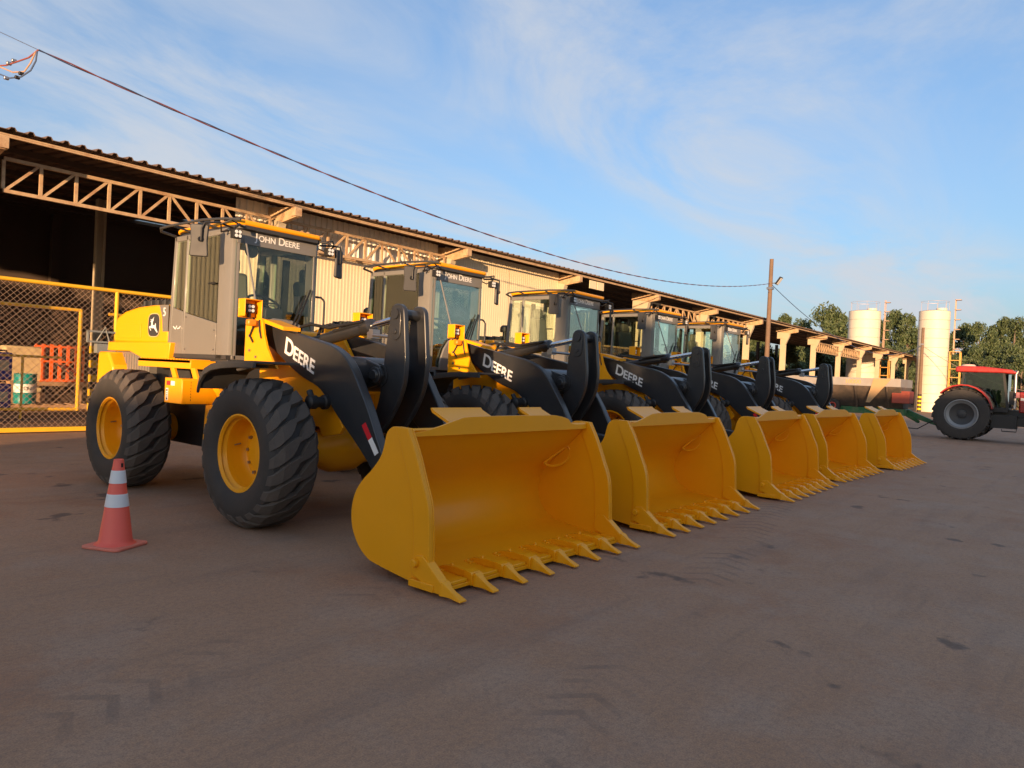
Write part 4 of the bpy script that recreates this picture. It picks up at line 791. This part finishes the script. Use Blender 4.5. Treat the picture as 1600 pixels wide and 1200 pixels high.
# ------------------------------------------------------------------ fertilizer spreader and tractor
RED = mat('tractor_red', (.33, .018, .016), .35, var=.08, coat=.3, dirt=DUST, dirt_amt=.15); GRN = mat('green_paint', (.015, .13, .045), .5, var=.15, dirt=DUST, dirt_amt=.4)
GALV = mat('galvanised', (.30, .29, .28), .6, metal=.3, var=.2, vscale=3, dirt=DUST, dirt_amt=.4); TUB = mat('tub_brown', (.085, .068, .055), .7, var=.25, vscale=3, dirt=DUST, dirt_amt=.5)
TX = 27.2
def big_wheel(parent, x, y, R, hw, rimr, rimm, nl=22):
    o = empty('wheel'); o.parent = parent; o.location = (x, y, R)
    q = MB(); pr = [(rimr, -hw*.85), (rimr+.05, -hw), (R*.8, -hw*1.04), (R*.93, -hw*.95), (R*.955, -hw*.6), (R*.96, 0)]; q.lathe(pr+[(r, -a) for r, a in pr[-2::-1]], 'x', seg=44)
    for s_ in (-1, 1):
        for k in range(nl):
            a = 2*math.pi*(k+(.5 if s_ > 0 else 0))/nl; vs = []
            for u_, sh in ((0.02, .0), (.95, -.16)):
                for rr in (R*.94, R):
                    for g in (-.035, .035): th = a+sh+g; vs.append((s_*hw*u_, rr*math.cos(th), rr*math.sin(th)))
            q.add(vs, [(0, 1, 3, 2), (4, 6, 7, 5), (2, 3, 7, 6), (0, 2, 6, 4), (1, 5, 7, 3)])
    q.build('tyre', TYR, o)
    q = MB(); q.lathe([(rimr+.01, -hw*.9), (rimr-.03, -hw*.92), (rimr-.05, -hw*.7), (rimr*.74, -hw*.5)], 'x', seg=36); q.build('rim', rimm, o); q = MB(); q.lathe([(rimr*.76, -hw*.49), (rimr*.6, -hw*.3), (0, -hw*.25)], 'x', seg=36); q.build('disc', DGR, o)
    q = MB(); q.lathe([(rimr*.3, -hw*.25), (rimr*.28, -hw*.4), (rimr*.12, -hw*.5), (0, -hw*.5)], 'x', seg=24); q.build('hub', DGR, o); return o
hub = on(1501, 652, 0, TX)
TR = tag(empty('tractor', (TX, hub.y, 0)), 'red tractor with large grey-rimmed rear wheel at the right edge', 'tractor')
RIMG = mat('rim_grey', (.24, .25, .26), .5, metal=.3, var=.1); R2 = 1.0
big_wheel(TR, .3, 0, R2, .27, .56, RIMG); big_wheel(TR, 2.0, 0, R2, .27, .56, RIMG); big_wheel(TR, .35, -2.75, .72, .22, .40, RIMG); big_wheel(TR, 1.95, -2.75, .72, .22, .40, RIMG)
q = MB(); q.bb(.75, 1.55, -3.6, .5, .75, 1.25); q.bb(.2, .7, -1.75, -.95, .55, 1.05); q.bb(.3, .6, -2.3, -1.7, .65, .95); q.tube([(.2, -1.3, .52), (.2, -1.3, .45), (.2, -1.75, .45), (.2, -1.75, .6)], .02); q.build('chassis', BKP, TR, bevel=.03)
q = MB(); q.prism([(-1.75, 1.15), (-1.75, 1.95), (-3.2, 1.85), (-3.9, 1.65), (-4.0, 1.1)], 'x', .72, 1.58); hd = q.build('bonnet', RED, TR, bevel=.05); q = MB(); q.prism([(-1.8, 1.62), (-1.8, 1.72), (-3.4, 1.60), (-3.4, 1.52)], 'x', .715, .722); q.build('side_stripe', WHT, hd)
for sx, x0, x1 in ((-1, .08, .72), (1, 1.58, 2.2)):
    am = [(1.02*math.sin(rad(a))*-1, 1.05+1.1*math.cos(rad(a))*1.0) for a in (-48, -35, -20, -5, 10, 25, 40, 55, 68, 78)]
    q = MB(); q.prism([(a, c) for a, c in am]+[(a*.96, c-.05) for a, c in am[::-1]], 'x', x0, x1); q.build('fender', RED, TR, bevel=.01)
CB = empty('cab'); CB.parent = TR
q = MB()
for y_ in (.22, -1.35):
    for x_ in (.55, 1.75): q.beam((x_, y_-(.0 if y_ > 0 else .08), 1.25), (x_, y_-(.2 if y_ > 0 else -.1), 2.62), .07, .08)
q.bb(.5, 1.8, -1.45, .25, 1.15, 1.32); q.build('cab_frame', BKP, CB)
for x_ in (.53, 1.77): q = MB(); q.prism([(.2, 1.6), (.02, 2.62), (-1.27, 2.62), (-1.42, 1.3), (-.7, 1.3), (-.4, 1.75)], 'x', x_-.006, x_+.006); q.build('side_glass', TGLS, CB, smooth=0)
q = MB(); q.prism([(.55, 1.35), (.6, 2.62), (1.7, 2.62), (1.75, 1.35)], 'y', -1.40, -1.39); q.build('front_glass', TGLS, CB, smooth=0)
q = MB(); q.prism([(.55, 1.6), (.6, 2.62), (1.7, 2.62), (1.75, 1.6)], 'y', .06, .07); q.build('rear_glass', TGLS, CB, smooth=0)
q = MB(); q.prism([(.30, 2.63), (.32, 2.80), (.2, 2.86), (-.6, 2.86), (-1.5, 2.76), (-1.66, 2.66), (-1.6, 2.60), (-1.2, 2.63)], 'x', .42, 1.88); rf = q.build('roof', RED, CB, bevel=.04)
q = MB(); q.lathe([(0, .1), (.2, .08), (.28, 0)], 'z', c=(1.0, -.05, 2.86), seg=16); q.build('roof_dome', mat('dome_pale', (.6, .45, .36), .6), rf)
q = MB(); q.box((1.15, -.35, 1.75), (.5, .5, .15)); q.box((1.15, -.1, 2.05), (.48, .14, .6)); q.build('seat', SEAT, CB, bevel=.04); q = MB(); q.tube([(1.15, -1.0, 1.4), (1.15, -.85, 1.95)], .04); q.lathe([(.2, -.015), (.2, .015), (.17, .015), (.17, -.015)], 'z', c=(1.15, -.83, 1.97), seg=20); q.build('steering_wheel', BKP, CB)
q = MB(); q.tube([(.62, -1.62, 1.3), (.62, -1.62, 2.6), (.62, -1.68, 2.72)], [.07, .06, .06], 12); q.build('exhaust', STL, TR); q = MB(); q.bb(.5, .6, -1.62, -1.45, 1.45, 1.95); q.build('air_duct', BKP, TR)
q = MB(); q.bb(.30, .55, -1.78, -1.68, 1.72, 1.92); q.build('mirror', mat('mirror_pale', (.55, .2, .2), .4), TR)
q = MB(); q.bb(.95, 1.35, .3, .95, .45, .62); q.build('hitch', BKP, TR)
# spreader
sp0 = on(1412, 640, 0, TX+1.1); WG = tag(empty('fertilizer_spreader', (TX+1.1, hub.y, 0)), 'long trailed fertilizer spreader with brown tub and green chassis hitched to the tractor', 'spreader')
ya = on(1408, 600, 0, TX).y-hub.y; yb = ya+7.2; zt = on(1400, 592, 0, TX).z
q = MB(); q.prism([(-.5, 1.05), (.5, 1.05), (1.12, zt-.32), (-1.12, zt-.32)], 'y', ya, yb); tb = q.build('tub', TUB, WG, bevel=.02)
q = MB()
for x_ in (-1.16, 1.10): q.bb(x_, x_+.06, ya-.0, yb, zt-.33, zt)
q.bb(-1.1, 1.1, ya, ya+.06, zt-.33, zt); q.bb(-1.1, 1.1, yb-.06, yb, zt-.33, zt); ex = q.build('top_extension', GALV, WG)
text_part('capacity_number', [('10000', .25, 0, 0)], plane_m((-1.164, ya+2.1, zt-.25), (0, -1, 0), (0, 0, 1)), mat('orange_decal', (.75, .33, .08), .6), ex)
q = MB(); q.bb(-.86, -.855, ya+1.9, ya+2.5, 1.62, 1.70); q.build('plate', WHT, tb); q = MB()
for yy in (ya+.5, ya+1.7, ya+3.3, ya+5, ya+6.5): q = MB(); q.beam((-.60, yy, 1.0), (-1.17, yy, zt-.34), .06, .05); q.build('tub_rib', TUB, tb)
q = MB(); q.prism([(ya+.35, zt-.02), (ya+1.0, zt-.02), (ya+1.25, zt-1.0), (ya+1.1, zt-1.0)], 'x', -1.19, -1.17); q.build('cover_flap', mat('flap_tan', (.42, .27, .13), .7), WG)
q = MB(); q.bb(-.95, -.1, ya-.3, ya+.35, 1.28, 1.78); q.build('control_box', mat('faded_red', (.36, .07, .04), .6, var=.2), WG, bevel=.02)
q = MB(); q.bb(-.65, .65, ya-.1, yb, .78, 1.04); q.prism([(ya-.1, 1.04), (ya-.1, .78), (.85, .42), (.85, .56)], 'x', -.10, .10); q.beam((-.5, ya, .9), (0, 1.6, .55), .1); q.beam((.5, ya, .9), (0, 1.6, .55), .1); q.build('chassis', GRN, WG, bevel=.01)
q = MB(); q.tube([(-.1, 1.0, .7), (-.2, 1.6, .28), (-.2, 2.3, .3), (-.1, 2.8, .7)], .02); q.build('hose', BKP, WG)
RIMR = mat('rim_red', (.5, .06, .04), .5, var=.15)
for x_ in (-.95, .95):
    for yy in (ya+3.9, ya+5.1): wq = big_wheel(WG, x_, yy, .52, .2, .27, RIMR, 18)
wq = big_wheel(WG, -1.05, ya+2.55, .30, .12, .14, RIMR, 14); wq.location.z = 1.05; wq.name = 'spare_wheel'

# ------------------------------------------------------------------ trees
BARK = mat('bark', (.16, .12, .09), .9, var=.3, vscale=3)
def leafmat(i, c):
    m_ = mat(f'leaf_{i}', c, .6, var=.35, vscale=1.2); return m_
LEAF = [leafmat(0, (.055, .085, .030)), leafmat(1, (.075, .100, .036)), leafmat(2, (.045, .070, .028))]
def tree_meshes(seed, h, wd, n, droop):
    r = random.Random(seed); tk = MB(); tk.tube([(0, 0, 0), (r.uniform(-.2, .2), r.uniform(-.2, .2), h*.35), (r.uniform(-.3, .3), r.uniform(-.3, .3), h*.7), (0, 0, h*.96)], [.22, .17, .10, .03], 8)
    clumps = []
    for i in range(int(34)):
        f = r.uniform(.16, 1); a = r.uniform(0, 6.28); env = wd*(1-abs(f-.45)**1.5*1.1)*(1.0 if f < .7 else (1.12-f)*2.3); rr = env*math.sqrt(r.uniform(.08, 1)); z = h*f
        c = Vector((rr*math.cos(a), rr*math.sin(a), z)); clumps.append((c, r.uniform(.45, 1.0)*wd*.40))
        tk.tube([(0, 0, max(.4, z-rr*.8-.3)), c*.6+Vector((0, 0, z*.4-.2)), c], [.06, .04, .012], 4)
    lf = MB()
    for k in range(n):
        c, s_ = r.choice(clumps); d = Vector((r.gauss(0, 1), r.gauss(0, 1), r.gauss(0, .9))).normalized()*s_*r.uniform(.25, 1)**.6
        p_ = c+d; p_.z = max(.3, p_.z-r.uniform(0, droop)); L_ = r.uniform(.16, .34); W_ = L_*r.uniform(.28, .5)
        ax = Vector((r.gauss(0, .7), r.gauss(0, .7), -1 if r.random() < .6 else r.gauss(0, 1))).normalized(); sd_ = ax.orthogonal().normalized(); sd_ = Matrix.Rotation(r.uniform(0, 6.28), 3, ax) @ sd_
        lf.cur = r.choice((0, 0, 1, 1, 2)); bnd = sd_.cross(ax)*W_*.4
        lf.add([p_-ax*L_, p_+sd_*W_+bnd, p_+ax*L_, p_-sd_*W_+bnd], [(0, 1, 2), (0, 2, 3)])
    return tk.mesh('trunk', BARK), lf.mesh('crown', LEAF, smooth=0)
VAR = [tree_meshes(11, 15, 3.4, 8500, .5), tree_meshes(12, 13.5, 2.9, 7500, .7), tree_meshes(13, 16, 3.2, 8500, .6), tree_meshes(14, 12, 4.2, 8500, .3)]
spots = []
tr = random.Random(5)
LT = [(1185, 507, 105, 1), (1223, 497, 120, 0), (1255, 500, 122, 2), (1292, 487, 112, 3), (1312, 496, 125, 0), (1345, 505, 128, 1), (1382, 500, 122, 2), (1399, 492, 128, 0), (1420, 494, 125, 1), (1445, 520, 135, 3), (1482, 525, 118, 1), (1505, 512, 126, 0), (1530, 505, 120, 2), (1548, 515, 112, 1), (1566, 503, 124, 0), (1588, 498, 116, 2), (1612, 505, 120, 1), (1235, 535, 95, 1), (1330, 540, 105, 3), (1575, 545, 95, 3), (1522, 548, 100, 3), (1360, 545, 108, 1), (1405, 548, 106, 3), (1160, 540, 92, 3), (1280, 545, 98, 1), (1455, 550, 112, 1), (1490, 560, 98, 3), (1200, 545, 96, 3), (1546, 560, 94, 1), (1600, 560, 92, 3), (1385, 570, 100, 3), (1310, 565, 96, 1)]
HV = [15, 13.5, 16, 12]
ORD = 'first second third fourth fifth sixth seventh eighth ninth tenth'.split(); cnt = {}
for i, (u, vt, dist, vi) in enumerate(sorted(LT)):
    d = ray(u, vt); hl_ = math.hypot(d.x, d.y); pt = CP+d*(dist/hl_); s_ = pt.z/HV[vi]
    place = ['left of the left silo', 'between the two silos', 'right of the right silo'][0 if u < 1335 else 1 if u < 1450 else 2]
    kind = 'tall' if vt < 530 else 'low'; cnt[place, kind] = cnt.get((place, kind), -1)+1
    t = tag(empty('eucalyptus_tree', (pt.x, pt.y, 0), tr.uniform(0, 6.28)), f'{ORD[cnt[place, kind]]} {kind} eucalyptus from the left, {place}', 'tree', 'eucalyptus trees beyond the shed')
    t.scale = (max(.6, min(1.25, s_*1.05)),)*2+(s_,)
    for me in VAR[vi]: o = bpy.data.objects.new(me.name, me); col.objects.link(o); o.parent = t
# distant wood behind everything
fw = MB(); r = random.Random(3)
for k in range(26000):
    u = r.uniform(1130, 1700); dist = r.uniform(140, 175); d = ray(u, 560); d = Vector((d.x, d.y, 0)).normalized(); hmax = 8.5+2.2*math.sin(u*.05)+1.5*math.sin(u*.13+1)
    p_ = Vector((CP.x, CP.y, 0))+d*dist+Vector((0, 0, hmax*r.random()**.7)); L_ = r.uniform(.3, .6); a1 = Vector((r.gauss(0, 1), r.gauss(0, 1), r.gauss(0, 1))).normalized(); a2 = a1.orthogonal().normalized()
    fw.cur = r.choice((0, 1, 2, 2)); fw.add([p_-a1*L_, p_+a2*L_*.6, p_+a1*L_, p_-a2*L_*.6], [(0, 1, 2, 3)])
o = fw.build('distant_wood', LEAF, smooth=0); o['kind'] = 'stuff'; o['label'] = 'dark wood far behind the tree line'

# ------------------------------------------------------------------ unseen blocks added behind and left of the camera to shade the yard
SB = tag(empty('shade_block', (0, 0, 0)), 'plain building-shaped block added out of view on the left to shade the yard', 'shade_block')
ca, sa = math.cos(rad(SUN_A)), math.sin(rad(SUN_A))
def sxy(s_, D): return (-D*ca-s_*sa, -D*sa+s_*ca)       # s across the light, D metres towards the sun
def slab(nm, s0, s1, D, dp, h, m_, par):
    a = sxy(s0, D); b_ = sxy(s1, D); c = sxy(s1, D+dp); d = sxy(s0, D+dp); q = MB(); q.prism([a, b_, c, d], 'z', 0, h); return q.build(nm, m_, par)
slab('wall', -24, -1.6, 32, 8, 6.3, CREAM, SB); slab('roof', -24.3, -1.4, 31.7, 8.6, .3, ROOFM, SB).location.z = 6.3  # tall unseen block added to shade the foreground and the farther loaders
SW = tag(empty('shade_wall'), 'low wall added out of view on the left, its top shaped to set the shade line', 'wall')
def wallstrip(nm, prof, D, dp, m_, par):
    q = MB(); n = len(prof); q.add([(*sxy(a, D), z) for a, z in prof]+[(*sxy(a, D+dp), z) for a, z in prof], [tuple(range(n)), tuple(range(2*n-1, n-1, -1))]+[(i, (i+1) % n, n+(i+1) % n, n+i) for i in range(n)]); return q.build(nm, m_, par)
wallstrip('wall', [(-3, 0), (-3, 4.6), (-1, 4.55), (.3, 4.4), (1.6, 3.95), (7.8, 3.9), (7.8, 0)], 31.5, .25, CONC, SW)  # added wall; top edge shaped to place the shade line on the nearest loader
